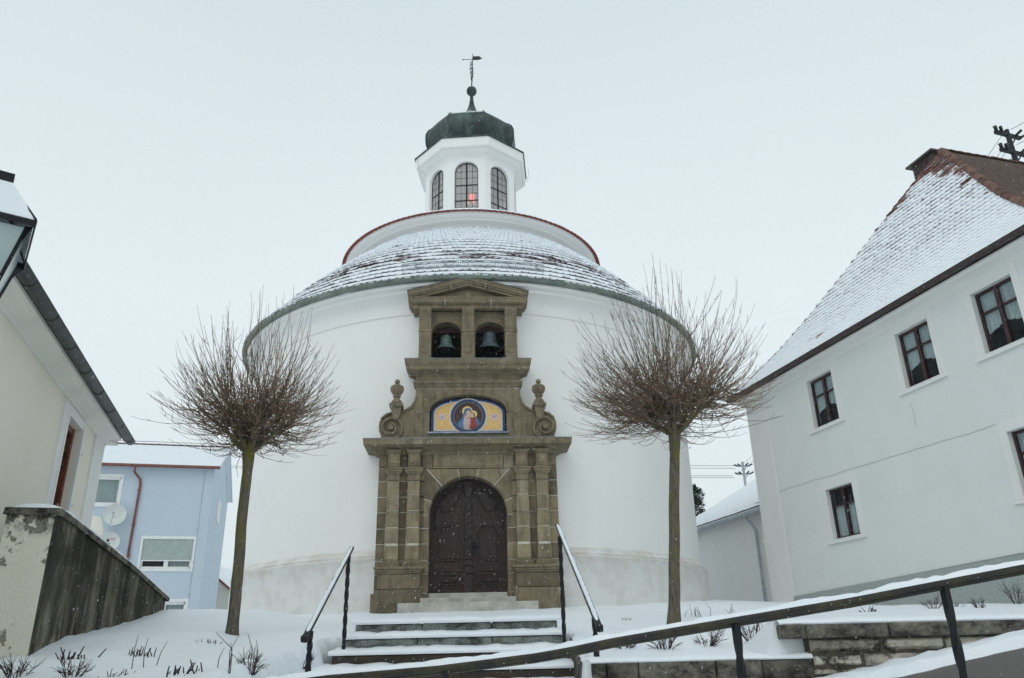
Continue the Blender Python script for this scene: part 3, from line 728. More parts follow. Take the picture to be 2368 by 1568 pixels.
# pedestals, pilasters
for sgn in (-1, 1):
    pd = MB(); xa, xb = sorted((X(sgn * 1.03), X(sgn * 1.99)))
    pd.box(xa - .03, xb + .03, FY - .30, FY, 2.25, 2.985); pd.box(xa + .02, xb - .02, FY - .25, FY, 2.995, 3.31)
    for z0, z1, e in ((3.31, 3.35, .03), (3.35, 3.40, .05), (3.40, 3.46, .08)): pd.box(xa - e + .02, xb + e - .02, FY - .25 - e, FY, z0 + .001, z1, .55)
    pd.build('pedestal', ['stone', 'mortar'], CH, bevel=.01)
    for c_ in (1.24, 1.70):
        cx = X(sgn * c_); pl = MB()
        pl.box(cx - .215, cx + .215, FY - .25, FY, 3.462, 3.50, .4); pl.box(cx - .20, cx + .20, FY - .235, FY, 3.50, 3.54, .5, top=(.0, 0, 0, 0))
        pl.box(cx - .205, cx + .205, FY - .24, FY, 3.54, 3.58, .45, top=(.03, -.03, .03, 0)); pl.box(cx - .172, cx + .172, FY - .20, FY, 3.58, 3.61, .4)
        zsb = [3.61, 3.965, 4.315, 4.69, 5.045, 5.37]
        hb, ht = .158, .134
        for i_, (a, b) in enumerate(zip(zsb, zsb[1:])):
            ta = hb + (ht - hb) * (a - 3.61) / 1.76; tb = hb + (ht - hb) * (b - 3.61) / 1.76
            pl.box(cx - ta, cx + ta, FY - .17, FY, a + .007, b - .007, top=(ta - tb, tb - ta, .01, 0), tone=.55 + random.random() * .45)
        pl.box(cx - hb + .012, cx + hb - .012, FY - .163, FY, 3.61, 5.37, .5, 1, top=(.02, -.02, .01, 0))
        # capital
        pl.box(cx - .15, cx + .15, FY - .185, FY, 5.37, 5.41, .6); pl.box(cx - .14, cx + .14, FY - .175, FY, 5.41, 5.50, .6)
        pl.box(cx - .145, cx + .145, FY - .18, FY, 5.50, 5.56, .6, top=(-.05, .05, -.04, 0)); pl.box(cx - .20, cx + .20, FY - .23, FY, 5.56, 5.61, .7); pl.box(cx - .215, cx + .215, FY - .245, FY, 5.61, 5.655, .45)
        # ressaut above the capital, with square boss
        pl.box(cx - .135, cx + .135, FY - .17, FY, 5.70, 5.99, .6); pl.box(cx - .08, cx + .08, FY - .185, FY, 5.76, 5.93, .8)
        pl.box(cx - .15, cx + .15, FY - .185, FY, 5.655, 5.70, .3)
        pl.box(cx - .14, cx + .14, FY - .18, FY, 5.99, 6.07, .5, top=(-.055, .055, -.06, 0))
        pl.build('pilaster', ['stone', 'mortar'], CH, bevel=.007)
# main cornice
def cornice(mb, halfw, ybase, prof, joints=(), tone=.5):
    """prof: (z, projection). mitred returns at both ends; halfw is at projection 0"""
    secs = [-halfw] + [j for j in joints] + [halfw]
    for i in range(len(prof) - 1):
        (za, pa), (zb, pb) = prof[i], prof[i + 1]
        A = [(X(-halfw - pa), ybase - pa, za), (X(halfw + pa), ybase - pa, za), (X(halfw + pb), ybase - pb, zb), (X(-halfw - pb), ybase - pb, zb)]
        mb.add(A, [(0, 1, 2, 3)], tone)
        mb.add([(X(-halfw - pa), -6.2, za), (X(-halfw - pa), ybase - pa, za), (X(-halfw - pb), ybase - pb, zb), (X(-halfw - pb), -6.2, zb)], [(0, 1, 2, 3)], tone)
        mb.add([(X(halfw + pa), ybase - pa, za), (X(halfw + pa), -6.2, za), (X(halfw + pb), -6.2, zb), (X(halfw + pb), ybase - pb, zb)], [(0, 1, 2, 3)], tone)
    z, p = prof[-1]
    mb.add([(X(-halfw - p), ybase - p, z), (X(halfw + p), ybase - p, z), (X(halfw + p), -6.2, z), (X(-halfw - p), -6.2, z)], [(0, 1, 2, 3)], tone)
cm = MB(); cornice(cm, 2.06, FY, [(5.985, 0), (5.985, .03), (6.0, .045), (6.06, .06), (6.07, .10), (6.09, .10), (6.10, .15), (6.125, .17), (6.135, .22), (6.15, .24), (6.16, .30), (6.17, .34), (6.235, .345), (6.24, .345), (6.27, .35), (6.30, .355)])
for x in (-.92, .92): cm.box(X(x) - .006, X(x) + .006, FY - .35, FY - .3, 6.172, 6.24, .5, 1)
cm.build('main_cornice', ['stone', 'mortar'], CH)
zm = MB(); zm.box(X(-2.42), X(2.42), FY - .36, -6.3, 6.302, 6.318, .5, top=(.01, -.01, .01, 0)); zm.build('cornice_flashing', 'zinc', CH)
# attic: the wall with volutes (outline of half, mirrored), mosaic niche cut
mz0, mzs, mtop, mhw = 6.55, 7.02, 7.40, .885
FA = -7.10
outl = [(.0, 6.32), (2.06, 6.32), (2.06, 6.40), (2.035, 6.44), (2.09, 6.56), (2.105, 6.68), (2.09, 6.80), (2.03, 6.92), (1.93, 7.0), (1.85, 7.03), (1.74, 7.06), (1.6, 7.07), (1.48, 7.11), (1.38, 7.18), (1.31, 7.28), (1.265, 7.42), (1.25, 7.55), (1.255, 7.70), (1.255, 7.97), (0, 7.97)]
nin = [(mhw + .03, 6.50), (mhw + .03, mzs)] + [(PCx, z) for PCx, z in [((mhw + .03) * math.cos(a), mzs + (mtop - mzs + .05) * math.sin(a) ** .85) for a in [PI / 2 * i / 10 for i in range(1, 11)]]]
at_ = MB()
for sgn in (-1, 1):
    half = [(0, 6.32), *outl[1:-1], (0, 7.97)] + [(0, nin[-1][1])] + nin[::-1][1:] + [(0, 6.50)]
    at_.prism([(X(sgn * x), z) for x, z in half], FA, -6.3, .5)
# splayed hood moulding above the niche
for ri, ro, y0, tn in ((1.0, 1.06, FA - .035, .4), (1.06, 1.17, FA - .012, .35)):
    for sgn in (-1, 1):
        pi_ = [(x * ri, mzs + (z - mzs) * (1 + (ri - 1) * 1.6)) for x, z in nin[1:]]; po = [(x * ro, mzs + (z - mzs) * (1 + (ro - 1) * 2.0)) for x, z in nin[1:]]
        at_.prism([(X(sgn * x), z) for x, z in pi_ + po[::-1]], y0, FA + .01, tn)
# sunk strips beside the niche, drawn as raised fillets, with V ends
for sgn in (-1, 1):
    for x in (1.07, 1.27): at_.box(X(sgn * x) - .012, X(sgn * x) + .012, FA - .014, FA + .01, 6.45, 7.62 if x < 1.2 else 7.2, .35)
    for dx in (-.06, .06): at_.prism([(X(sgn * 1.17 + dx), 7.0), (X(sgn * 1.17 + dx * .75), 7.0), (X(sgn * 1.17), 6.87), (X(sgn * 1.17), 6.84)], FA - .014, FA + .01, .3)
# mortar joints, thin pale strips
def joint(mb, x0, z0, x1, z1, y, w=.009):
    d = Vector((x1 - x0, z1 - z0)); n_ = Vector((-d.y, d.x)).normalized() * w / 2
    mb.prism([(X(x0) + n_.x, z0 + n_.y), (X(x1) + n_.x, z1 + n_.y), (X(x1) - n_.x, z1 - n_.y), (X(x0) - n_.x, z0 - n_.y)], y - .002, y + .01, .6, 1)
for sgn in (-1, 1):
    joint(at_, sgn * 1.32, 7.16, sgn * 1.15, 7.04, FA); joint(at_, sgn * 1.15, 7.045, sgn * .95, 7.04, FA)
    joint(at_, sgn * .82, 7.60, sgn * .66, 7.42, FA); joint(at_, sgn * .29, 7.62, sgn * .27, 7.48, FA)
    joint(at_, sgn * 1.25, 7.605, 0, 7.605, FA); joint(at_, sgn * .92, 6.32, sgn * .92, 6.48, FA); joint(at_, sgn * .31, 6.32, sgn * .31, 6.48, FA)
    joint(at_, sgn * .56, 7.80, sgn * .56, 7.62, FA)
# string course below the bell stage
for z0, z1, e in ((7.66, 7.70, .02), (7.70, 7.74, .035), (7.74, 7.80, .06)): at_.box(X(-1.255 - e), X(1.255 + e), FA - e, -6.4, z0, z1, .45 + e)
at_.build('attic_wall', ['stone', 'mortar'], CH, bevel=.005)
# scroll volutes in relief and the urns
for sgn in (-1, 1):
    vo = MB(); c0x, c0z = sgn * 1.82, 6.64
    pts = []; rad = []
    for i in range(60):
        t = i / 59; a = -2.2 + t * 2 * PI * 1.75; r = .27 * (1 - t) ** .9 + .045
        pts.append((X(c0x - sgn * r * math.cos(a)), FA - .03 - .05 * t, c0z + r * math.sin(a))); rad.append(.042 * (1 - .55 * t))
    vo.tube(pts, rad, 6, .5)
    vo.prism(arc(X(c0x), c0z, .06, 0, 2 * PI, 16)[:-1], FA - .10, FA, .5)
    pts = [(X(sgn * x), FA - .02, z) for x, z in ((2.05, 6.86), (1.93, 6.97), (1.8, 7.01), (1.62, 7.02), (1.48, 7.06), (1.36, 7.14), (1.28, 7.26), (1.23, 7.42))]
    vo.tube(pts, .03, 6, .45); vo.build('volute', 'stone', CH, smooth=True)
    ur = MB(); cx = X(sgn * 1.70); yy = FA - .03
    ur.box(cx - .155, cx + .155, yy - .17, yy + .17, 7.13, 7.20, .4); ur.box(cx - .14, cx + .14, yy - .15, yy + .15, 7.10, 7.13, .35)
    ur.box(cx - .075, cx + .075, yy - .09, yy + .15, 6.86, 7.10, .5, top=(-.05, .05, -.04, 0)); ur.lathe([(.0, 6.80), (.06, 6.82), (.09, 6.88), (.07, 6.94)], 12, c=(cx, yy - .03))
    ur.box(cx - .12, cx + .12, yy - .12, yy + .12, 7.20, 7.225, .5)
    ur.lathe([(.135, 7.225), (.13, 7.26), (.11, 7.30), (.075, 7.34), (.06, 7.37), (.095, 7.395), (.10, 7.42), (.08, 7.44), (.10, 7.46)], 20, c=(cx, yy), tone=.5)
    vs = []; nn_ = 40; pf = [(.07, 7.44), (.12, 7.48), (.155, 7.54), (.165, 7.60), (.15, 7.655), (.10, 7.69), (.05, 7.70), (.032, 7.715), (.03, 7.735)]
    for i in range(nn_):
        a = 2 * PI * i / nn_; lob = 1 - .10 * (abs(math.cos(a * 2.5)) < .35)
        for r, z in pf: vs.append((cx + r * lob * math.cos(a), yy + r * lob * math.sin(a), z))
    p = len(pf); ur.add(vs, [(i * p + q, ((i + 1) % nn_) * p + q, ((i + 1) % nn_) * p + q + 1, i * p + q + 1) for i in range(nn_) for q in range(p - 1)], .5)
    ur.lathe([(.01, 7.715)] + [(.065 * math.cos(a), 7.775 + .065 * math.sin(a)) for a in [-1.3 + 2.85 * i / 8 for i in range(9)]], 14, c=(cx, yy), tone=.6)
    ur.build('urn_finial', 'stone', CH, smooth=True)
# mosaic
MY = -6.97
mo = MB()
def mosa(sc, k=0.):
    right = [(mhw * sc, mz0 + k), (mhw * sc, mzs)] + [(mhw * sc * math.cos(a), mzs + (mtop - mzs) * (sc ** 2) * math.sin(a) ** .85) for a in [PI / 2 * i / 12 for i in range(1, 13)]]
    return [(X(x), z) for x, z in right] + [(X(-x), z) for x, z in right[::-1][1:]]
mo.prism(mosa(1.0), MY, MY + .1, .5); mos = mo.build('mosaic', 't_blue', CH)
def mpart(name, poly, y, mat, z=None):
    b_ = MB(); b_.prism(poly, MY - y, MY, .5); return b_.build(name, mat, mos)
for sc, k, y, mt, nm in ((.935, .035, .002, 't_olive', 'mosaic_band'), (.925, .045, .004, 't_white', 'mosaic_band'), (.885, .075, .006, 'gold', 'gold_field')): mpart(nm, mosa(sc, k), y, mt)
mcx, mcz = -.0, 6.955
def disc(cx, cz, r, n=40, rz=None): return arc(X(cx), cz, r, 0, 2 * PI, n, rz)[:-1]
for r, y, mt in ((.452, .008, 't_white'), (.425, .010, 't_olive'), (.412, .012, 't_blue'), (.352, .014, 't_olive'), (.337, .016, 't_dark')): mpart('medallion_ring' if mt != 't_dark' else 'medallion_ground', disc(mcx, mcz, r), y, mt)
def fig(pts, y, mt, nm):  # pts in units of the medallion radius
    mpart(nm, [(X(mcx + x * .337), mcz + z * .337) for x, z in pts], y, mt)
def ell(cx, cz, rx, rz, n=18): return [(cx + rx * math.cos(2 * PI * i / n), cz + rz * math.sin(2 * PI * i / n)) for i in range(n)]
fig(ell(-.06, .36, .37, .37, 28), .018, 't_halo', 'halo'); fig(ell(.38, .14, .26, .26, 24), .018, 't_halo', 'halo')
fig([(-.79, -.61), (-.62, -.36), (-.42, -.14), (-.34, .2), (-.28, .5), (-.06, .62), (.18, .56), (.26, .34), (.1, .1), (0, -.3), (.05, -.99), (-.3, -.95), (-.58, -.81)], .022, 't_robe', 'blue_robe')
fig([(-.28, -.1), (-.1, .3), (.06, .1), (.22, -.3), (.2, -.97), (0, -.995), (-.3, -.95), (-.36, -.5)], .024, 't_pale', 'pale_dress')
fig(ell(.0, .22, .20, .28), .026, 't_hair', 'hair'); fig(ell(.02, .18, .175, .25), .028, 't_skin', 'face')
fig([(-.14, .02), (.12, -.02), (.14, -.22), (-.1, -.22)], .027, 't_skin', 'neck')
fig([(.12, -.12), (.3, -.1), (.52, -.2), (.62, -.5), (.66, -.74), (.35, -.93), (.05, -.9), (.18, -.5)], .029, 't_red', 'red_dress')
fig([(.5, -.05), (.66, -.2), (.84, -.52), (.66, -.74), (.56, -.4)], .031, 't_robe', 'blue_cloak')
fig(ell(.31, .07, .18, .20), .032, 't_hair', 'hair'); fig(ell(.27, .05, .155, .19), .034, 't_skin', 'face'); fig([(.02, -.34), (.14, -.28), (.2, -.42), (.12, -.5)], .033, 't_skin', 'hand')
for s_ in (-1, 1):
    for k in range(5):
        a = PI / 2 + k * 2 * PI / 5; mpart('rosette_petal', disc(s_ * .625 + .055 * math.cos(a), 6.935 + .055 * math.sin(a), .036, 12), .009, 'flower_pink')
    mpart('rosette_ring', disc(s_ * .625, 6.935, .034, 16), .012, 't_white'); mpart('rosette_heart', disc(s_ * .625, 6.935, .02, 12), .014, 't_red')
sl = MB(); sl.box(X(-.96), X(.96), FA - .07, MY + .05, 6.485, 6.535, .5, top=(0, 0, .02, 0)); sl.build('mosaic_sill', 'zinc', CH, bevel=.008)
# bell stage
cm = MB(); cornice(cm, 1.255, FA, [(7.93, 0), (7.93, .02), (7.96, .03), (7.97, .07), (7.99, .08), (8.0, .12), (8.02, .14), (8.03, .18), (8.05, .21), (8.14, .22), (8.15, .24), (8.20, .265), (8.29, .27)])
cm.box(X(-.004), X(.004), FA - .225, FA - .2, 8.06, 8.15, .5, 1); cm.build('bell_stage_cornice', ['stone', 'mortar'], CH)
zm = MB(); zm.box(X(-1.535), X(1.535), FA - .275, -6.3, 8.292, 8.306, .5, top=(.01, -.01, .01, 0)); zm.build('cornice_flashing', 'zinc', CH)
bs = MB(); BF = FA                         # belfry front plane
bz0, bsp, brad, btop = 8.306, 9.10, .37, 9.66
ocx = (-.545, .545)
edges_ = [(-1.20, -.915), (-.175, .175), (.915, 1.20)]
for a, b in edges_: bs.box(X(a), X(b), BF, -6.1, bz0, btop, .5)
for cx in ocx:                              # arched heads, segmental
    poly = [(X(cx + .37 * math.cos(a)), bsp + .28 * math.sin(a)) for a in [PI * i / 16 for i in range(17)]] + [(X(cx - .37), btop), (X(cx + .37), btop)]
    bs.prism(poly, BF + .04, -6.1, .35)
bs.box(X(-1.2), X(1.2), -6.1, -5.95, bz0, btop + .3, .2)
bs.build('bell_stage_wall', ['stone', 'mortar'], CH, bevel=.006)
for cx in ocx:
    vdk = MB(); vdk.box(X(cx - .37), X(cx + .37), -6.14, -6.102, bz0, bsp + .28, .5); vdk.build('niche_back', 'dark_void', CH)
for a, b in edges_:
    cx = (a + b) / 2; pl = MB(); hw_ = .15
    pl.box(X(cx - hw_ - .02), X(cx + hw_ + .02), BF - .15, BF, bz0 + .002, bz0 + .06, .45)
    pl.box(X(cx - hw_), X(cx + hw_), BF - .12, BF, bz0 + .06, 9.05, .6); pl.box(X(cx - hw_ - .012), X(cx + hw_ + .012), BF - .135, BF, 9.05, 9.12, .55)
    pl.box(X(cx - hw_ + .05), X(cx + hw_ - .05), BF - .128, BF, 8.62, 9.0, .35)
    for dx in (-.09, .09): pl.prism([(X(cx + dx), 8.56), (X(cx + dx), 8.53), (X(cx), 8.45), (X(cx), 8.48)], BF - .132, BF - .1, .25)
    # scrolled console
    prof = [(0, 9.12), (.10, 9.12), (.12, 9.2), (.13, 9.32), (.17, 9.43), (.23, 9.5), (.28, 9.58), (.28, 9.66), (0, 9.66)]
    vs = [(X(cx - hw_), BF - p_, z) for p_, z in prof] + [(X(cx + hw_), BF - p_, z) for p_, z in prof]; n_ = len(prof)
    pl.add(vs, [tuple(range(n_)), tuple(range(2 * n_ - 1, n_ - 1, -1))] + [(i, i + n_, (i + 1) % n_ + n_, (i + 1) % n_) for i in range(n_)], .55)
    pl.build('console', ['stone', 'mortar'], CH, bevel=.006)
# pediment
cm = MB(); cornice(cm, 1.20, FA, [(9.66, 0), (9.66, .17), (9.75, .17), (9.755, .20), (9.77, .21), (9.78, .235), (9.80, .25), (9.82, .255), (9.885, .26), (9.90, .275), (9.93, .28)])
for sgn in (-1, 1):                        # raking cornice: profile swept up the slope
    for z0, z1, pr_ in ((-.02, .05, .20), (.05, .10, .235), (.10, .17, .265), (.17, .205, .285)):
        A = [(sgn * 1.49, 9.88 + z0), (0, 10.30 + z0), (0, 10.30 + z1), (sgn * 1.49, 9.88 + z1)]
        cm.prism([(X(x), z) for x, z in A], FA - pr_, -6.4, .45 + z0)
cm.prism([(X(-1.3), 9.9), (X(1.3), 9.9), (X(0), 10.32)], FA - .02, -6.4, .35)
cm.prism([(X(-.95), 9.95), (X(.95), 9.95), (X(0), 10.22)], FA - .045, -6.4, .45)
cm.prism(disc(0, 10.07, .10, 20), FA - .085, FA, .5); cm.prism(disc(0, 10.07, .07, 20), FA - .10, FA, .6)
for x in (-.57, .57): cm.box(X(x) - .006, X(x) + .006, FA - .262, FA - .1, 9.70, 9.90, .5, 1)
for x in (-.42, .42):
    zc_ = 10.30 - abs(x) / 1.49 * .42; cm.prism([(X(x) - .006, zc_ - .02), (X(x) + .006, zc_ - .02), (X(x * 1.07) + .006, zc_ + .16), (X(x * 1.07) - .006, zc_ + .16)], FA - .268, FA - .1, .5, 1)
cm.build('pediment', ['stone', 'mortar'], CH, bevel=.004)
zm = MB()
for sgn in (-1, 1): zm.prism([(X(x), z) for x, z in ((sgn * 1.51, 10.083), (0, 10.508), (0, 10.522), (sgn * 1.52, 10.095))], FA - .295, -6.4, .5)
zm.build('pediment_flashing', 'dark_gutter', CH)

# door: two leaves, carvings, lock
DY = -6.74
def door_half(sgn):
    o_ = [(0, 2.915), (sgn * dr, 2.915), (sgn * dr, dsz)] + [(sgn * dr * math.cos(a), dsz + dr * math.sin(a)) for a in [PI / 2 * i / 14 for i in range(1, 15)]]
    b_ = MB(); b_.prism([(X(x * .997 + sgn * .003), z) for x, z in o_], DY, DY + .1, .5)
    b_.box(min(X(sgn * .17), X(sgn * .66)), max(X(sgn * .17), X(sgn * .66)), DY - .012, DY, 3.04, 3.08, .4)
    leaf = b_.build('door_leaf', 'door', CH, bevel=.004)
    def ring(x0, x1, z0, z1, w_, d, ch=0.):
        b2 = MB()
        def shp(i): return [(x0 + i, z0 + i), (x1 - i, z0 + i), (x1 - i, z1 - i - ch), (x1 - i - ch * .6, z1 - i), (x0 + i + ch * .6, z1 - i), (x0 + i, z1 - i - ch)]
        A, B_ = shp(0), shp(w_)
        for i in range(6):
            j = (i + 1) % 6; b2.prism([(X(sgn * x), z) for x, z in (A[i], A[j], B_[j], B_[i])], DY - d, DY, .5)
        b2.prism([(X(sgn * x), z) for x, z in shp(w_ + .03)], DY - d * .55, DY, .5)
        return b2.build('door_panel', 'door', leaf, bevel=.003)
    ring(.17, .68, 3.10, 3.42, .025, .028); ring(.19, .70, 3.62, 4.42, .03, .03, .16); ring(.27, .58, 3.17, 3.33, .02, .045)
    cv = MB()      # curling foliage carving in the arch spandrel
    for t0, rr in ((.35, .70), (.75, .74), (1.1, .74), (1.35, .72)):
        cx_, cz_ = sgn * rr * math.cos(t0), dsz - .02 + rr * math.sin(t0)
        pts = [(X(cx_ + sgn * .07 * (1 - i / 16) * math.cos(i * .62)), DY - .03, cz_ + .07 * (1 - i / 16) * math.sin(i * .62)) for i in range(15)]
        cv.tube(pts, .016, 5)
    cv.tube([(X(sgn * .78 * math.cos(a)), DY - .02, dsz - .05 + .78 * math.sin(a) + .02 * math.sin(a * 17)) for a in [-.25 + 1.75 * i / 40 for i in range(41)]], .022, 5)
    cv.tube([(X(sgn * (.62 - .5 * t)), DY - .02, dsz + .10 + .55 * t - .16 * math.sin(PI * t) + .03 * math.sin(11 * t)) for t in [i / 30 for i in range(31)]], .016, 5)
    cv.tube([(X(sgn * (.76 + .03 * math.sin(i))), DY - .02, 4.55 - i * .035) for i in range(8)], [.028 - .002 * i for i in range(8)], 5)
    cv.build('carving', 'carving', leaf)
    return leaf
lf = door_half(-1); rt = door_half(1)
po = MB()
po.box(X(-.085), X(.085), DY - .04, DY, 2.93, 5.42, .5)
for z in (3.35, 3.52, 3.66, 5.22, 5.34): po.box(X(-.105), X(.105), DY - .075, DY, z, z + .045, .5)
po.box(X(-.10), X(.10), DY - .07, DY, 2.92, 3.30, .5)
for k in range(9): z = 3.74 + k * .16; po.prism([(X(-.07), z), (X(.07), z + .09), (X(.07), z + .16), (X(-.07), z + .07)], DY - .065, DY, .5)
po.prism([(X(-.09), 5.22), (X(.09), 5.22), (X(.05), 5.05), (X(-.05), 5.05)], DY - .08, DY, .5)
po.build('door_centre_post', 'carving', lf, bevel=.006)
hd = MB(); hd.lathe([(.01, 0), (.05, .01), (.05, .04), (.01, .05)], 10) if False else None
hd.prism([(X(.10), 3.78), (X(.17), 3.76), (X(.19), 3.88), (X(.16), 4.04), (X(.11), 4.0)], DY - .035, DY, .5); hd.tube([(X(.14), DY - .03, 3.93), (X(.14), DY - .10, 3.93), (X(.26), DY - .11, 3.92)], .014, 6)
for k in range(5): a = k * 2 * PI / 5; hd.prism(disc(.14 + .04 * math.cos(a), 4.0 + .04 * math.sin(a), .022, 8), DY - .045, DY, .5)
hd.build('door_handle', 'iron', rt)
# dark reveal strip & threshold steps
for x0, x1, z0, z1, y0, nm in ((-.86, .86, 2.80, 2.912, FY - .02, 'threshold'), (-1.03, 1.03, 2.68, 2.80, FY - .32, 'doorstep'), (-1.48, 1.48, 2.50, 2.68, FY - .66, 'doorstep')):
    b_ = MB(); b_.box(X(x0), X(x1), y0, -6.5, z0 - .2, z1, .6); b_.build(nm, 'pale_stone', CH, bevel=.01)

# bells hang in the openings
def bell(cx, sc, mat, label):
    B = empty('bell', tuple((Matrix.Rotation(AL, 3, 'Z') @ Vector((X(cx), -6.74, 0)) + Vector((AX.x, AX.y, 0)))[:2]) + (8.74,), AL)
    tag(B, label, 'bell', 'bells above the chapel door')
    b_ = MB(); prof = [(.235, 0), (.24, .015), (.215, .05), (.175, .11), (.145, .18), (.13, .27), (.125, .36), (.115, .42), (.07, .46), (.02, .47)]
    inn = [(.235, 0), (.21, .01), (.16, .08), (.12, .2), (.1, .4), (.01, .42)]
    b_.lathe([(r * sc, z * sc * .78) for r, z in prof], 28, tone=.5); b_.build('bell_body', mat, B, smooth=True)
    b_ = MB(); b_.lathe([(r * sc, z * sc * .78) for r, z in inn[::-1]], 28, tone=.5); b_.build('bell_inside', 'dark_void', B, smooth=True)
    b_ = MB(); b_.tube([(0, 0, .31 * sc), (0, 0, .06 * sc)], .012, 6); b_.lathe([(.01, .02), (.035, .04), (.035, .08), (.01, .10)], 10); b_.build('clapper', 'iron', B)
    b_ = MB()
    for dx in (-.05, 0, .05): b_.tube([(dx * .6, 0, .36 * sc), (dx, 0, .50)], .014, 5)
    b_.build('crown_strap', 'iron', B)
    return B
bell(-.555, 1.1, 'bell_green', 'smaller green bronze bell hanging in the left arched opening')
bell(.54, 1.34, 'bell_grey', 'larger grey bronze bell hanging in the right arched opening')
for cx in ocx:
    b_ = MB(); b_.box(X(cx - .37), X(cx + .37), -6.80, -6.60, 9.20, 9.33, .5); o = b_.build('bell_beam', mk_flat('reddish_beam', (.045, .017, .016), .7) if cx < 0 else bpy.data.materials['reddish_beam'], CH)

# ------------------------------------------------------------------ stairs from the path to the chapel
steps = [(9.80, 1.985), (9.45, 1.815), (9.10, 1.645), (8.75, 1.475), (8.40, 1.305), (8.05, 1.135), (7.70, .985)]
ends = [(-1.93, .46), (-1.97, .50), (-2.03, .55), (-2.10, .60), (-2.1, .62), (-2.1, .62), (-2.1, .62)]
ST = empty('stone_stairs', (-.75, 9.8, .9)); tag(ST, 'short flight of dark mossy granite steps with snowy treads leading up to the portal', 'stairs')
for i, ((y, z), (xa, xb)) in enumerate(zip(steps, ends)):
    yb = y + (.62 if i == 0 else .5)
    cuts = [xa, -1.14, -.32, xb] if i in (0, 1) else ([xa, -.6, xb] if i > 4 else [xa, xb])
    if i == 1: cuts = [xa, -1.15, -.30, xb]
    b_ = MB()
    for a, b in zip(cuts, cuts[1:]): b_.box(a + .004 + .75, b - .004 + .75, y - 9.8, yb - 9.8, z - .36 - .9, z - .9)
    b_.build('step', 'step' if i < 2 else 'step_dark', ST, bevel=.012)
    sn = MB(); xs = axis([(xa - .04, xb + .06, .05)]); nx = len(xs)
    y1 = y + (.75 if i == 0 else .42)
    ysn = [y - .012, y - .02, y + .01, y + .06, y + .2, y1]; vs = []
    for j, yy in enumerate(ysn):
        for x in xs:
            e = mnoise.noise(Vector((x * 5, y * 3, 3))); e2 = mnoise.noise(Vector((x * 19, y * 3, 8)))
            th = (.062 + .018 * e + .008 * e2); hh = (.0, .35, .78, 1, 1.05, 1.05)[j] * th
            if j == 5: hh += .03
            dy = (-.006 * e2 if j < 2 else 0)
            vs.append((x + .75, yy + dy - 9.8, z + .002 + hh - .9))
    sn.add(vs, [(j * nx + k, j * nx + k + 1, (j + 1) * nx + k + 1, (j + 1) * nx + k) for j in range(5) for k in range(nx - 1)], .5)
    sn.build('snow_cover', 'snow', ST, smooth=True)
# stone stringer right of the stairs, snow dusted
b_ = MB(); b_.add([(.56, 6.98, .8), (.74, 6.98, .8), (.74, 9.3, 1.2), (.56, 9.3, 1.2), (.56, 6.98, 1.38), (.74, 6.98, 1.38), (.74, 9.3, 1.78), (.56, 9.3, 1.78)], [(3, 2, 1, 0), (4, 5, 6, 7), (0, 1, 5, 4), (1, 2, 6, 5), (2, 3, 7, 6), (3, 0, 4, 7)])
o = b_.build('stair_stringer', 'coping', ST, bevel=.015); o.location = (.75, -9.8, -.9)
b_ = MB(); snow_ridge(b_, [(.65, 7.0, 1.38), (.65, 9.3, 1.78)], .07, .05, 3); o = b_.build('snow_cover', 'snow', ST, smooth=True); o.location = (.75, -9.8, -.9)

# ------------------------------------------------------------------ iron hand rails
def twist_post(mb, x, y, z0, z1, s=.019, turns=3.2, n=48):
    vs = []; 
    for i in range(n + 1):
        t = i / n; tw = max(0, min(1, (t - .08) / .84)); a = PI / 4 + tw * turns * PI
        for k in range(4):
            b = a + k * PI / 2; vs.append((x + s * 1.35 * math.cos(b), y + s * 1.35 * math.sin(b), z0 + (z1 - z0) * t))
    mb.add(vs, [(i * 4 + k, i * 4 + (k + 1) % 4, (i + 1) * 4 + (k + 1) % 4, (i + 1) * 4 + k) for i in range(n) for k in range(4)], .5)
def stair_rail(xt, xb, yt, yb, zt_, zb, posts, label):
    H = empty('handrail', (xb, yb, ground_h(xb, yb))); tag(H, label, 'handrail', 'iron handrails beside the stone stairs')
    inv = Vector(H.location)
    def loc(o): o.location = -inv
    top = Vector((xt, yt, zt_)); bot = Vector((xb, yb, zb)); d = (top - bot)
    b_ = MB(); side = Vector((1, 0, 0)); up = Vector((0, 0, 1))
    def bar(w_, h, oz, mb):
        vs = []
        for p in (bot, top):
            for sx, sz in ((-w_, 0), (w_, 0), (w_, h), (-w_, h)): vs.append(p + side * sx + up * (oz + sz))
        mb.add(vs, [(0, 1, 5, 4), (1, 2, 6, 5), (2, 3, 7, 6), (3, 0, 4, 7), (0, 3, 2, 1), (4, 5, 6, 7)], .5)
    bar(.026, .030, 0, b_); bar(.012, .03, -.03, b_)
    b_.tube([bot + Vector((-.028, -.01, .004)), bot + Vector((.03, -.01, .004))], .03, 10)
    loc(b_.build('rail_bar', 'iron', H, bevel=.004))
    s_ = MB(); snow_ridge(s_, [bot + up * .030 + d * .03, top + up * .030], .020, .026, 1.7); loc(s_.build('snow_cover', 'snow', H, smooth=True))
    for (px_, py_, pz0) in posts:
        t = (py_ - yb) / (yt - yb); zr = zb + (zt_ - zb) * t + .01
        p_ = MB(); twist_post(p_, px_, py_, pz0 - .15, zr); loc(p_.build('post', 'iron', H))
    return H
stair_rail(-1.94, -1.80, 9.42, 7.02, 2.81, 1.77, [(-1.93, 9.22, 1.86), (-1.79, 7.16, 1.3)], 'black iron handrail with snow on top, left of the stone stairs')
stair_rail(.50, .68, 9.70, 7.02, 3.06, 1.80, [(.505, 9.3, 1.86), (.66, 7.2, 1.2)], 'black iron handrail with snow on top, right of the stone stairs')
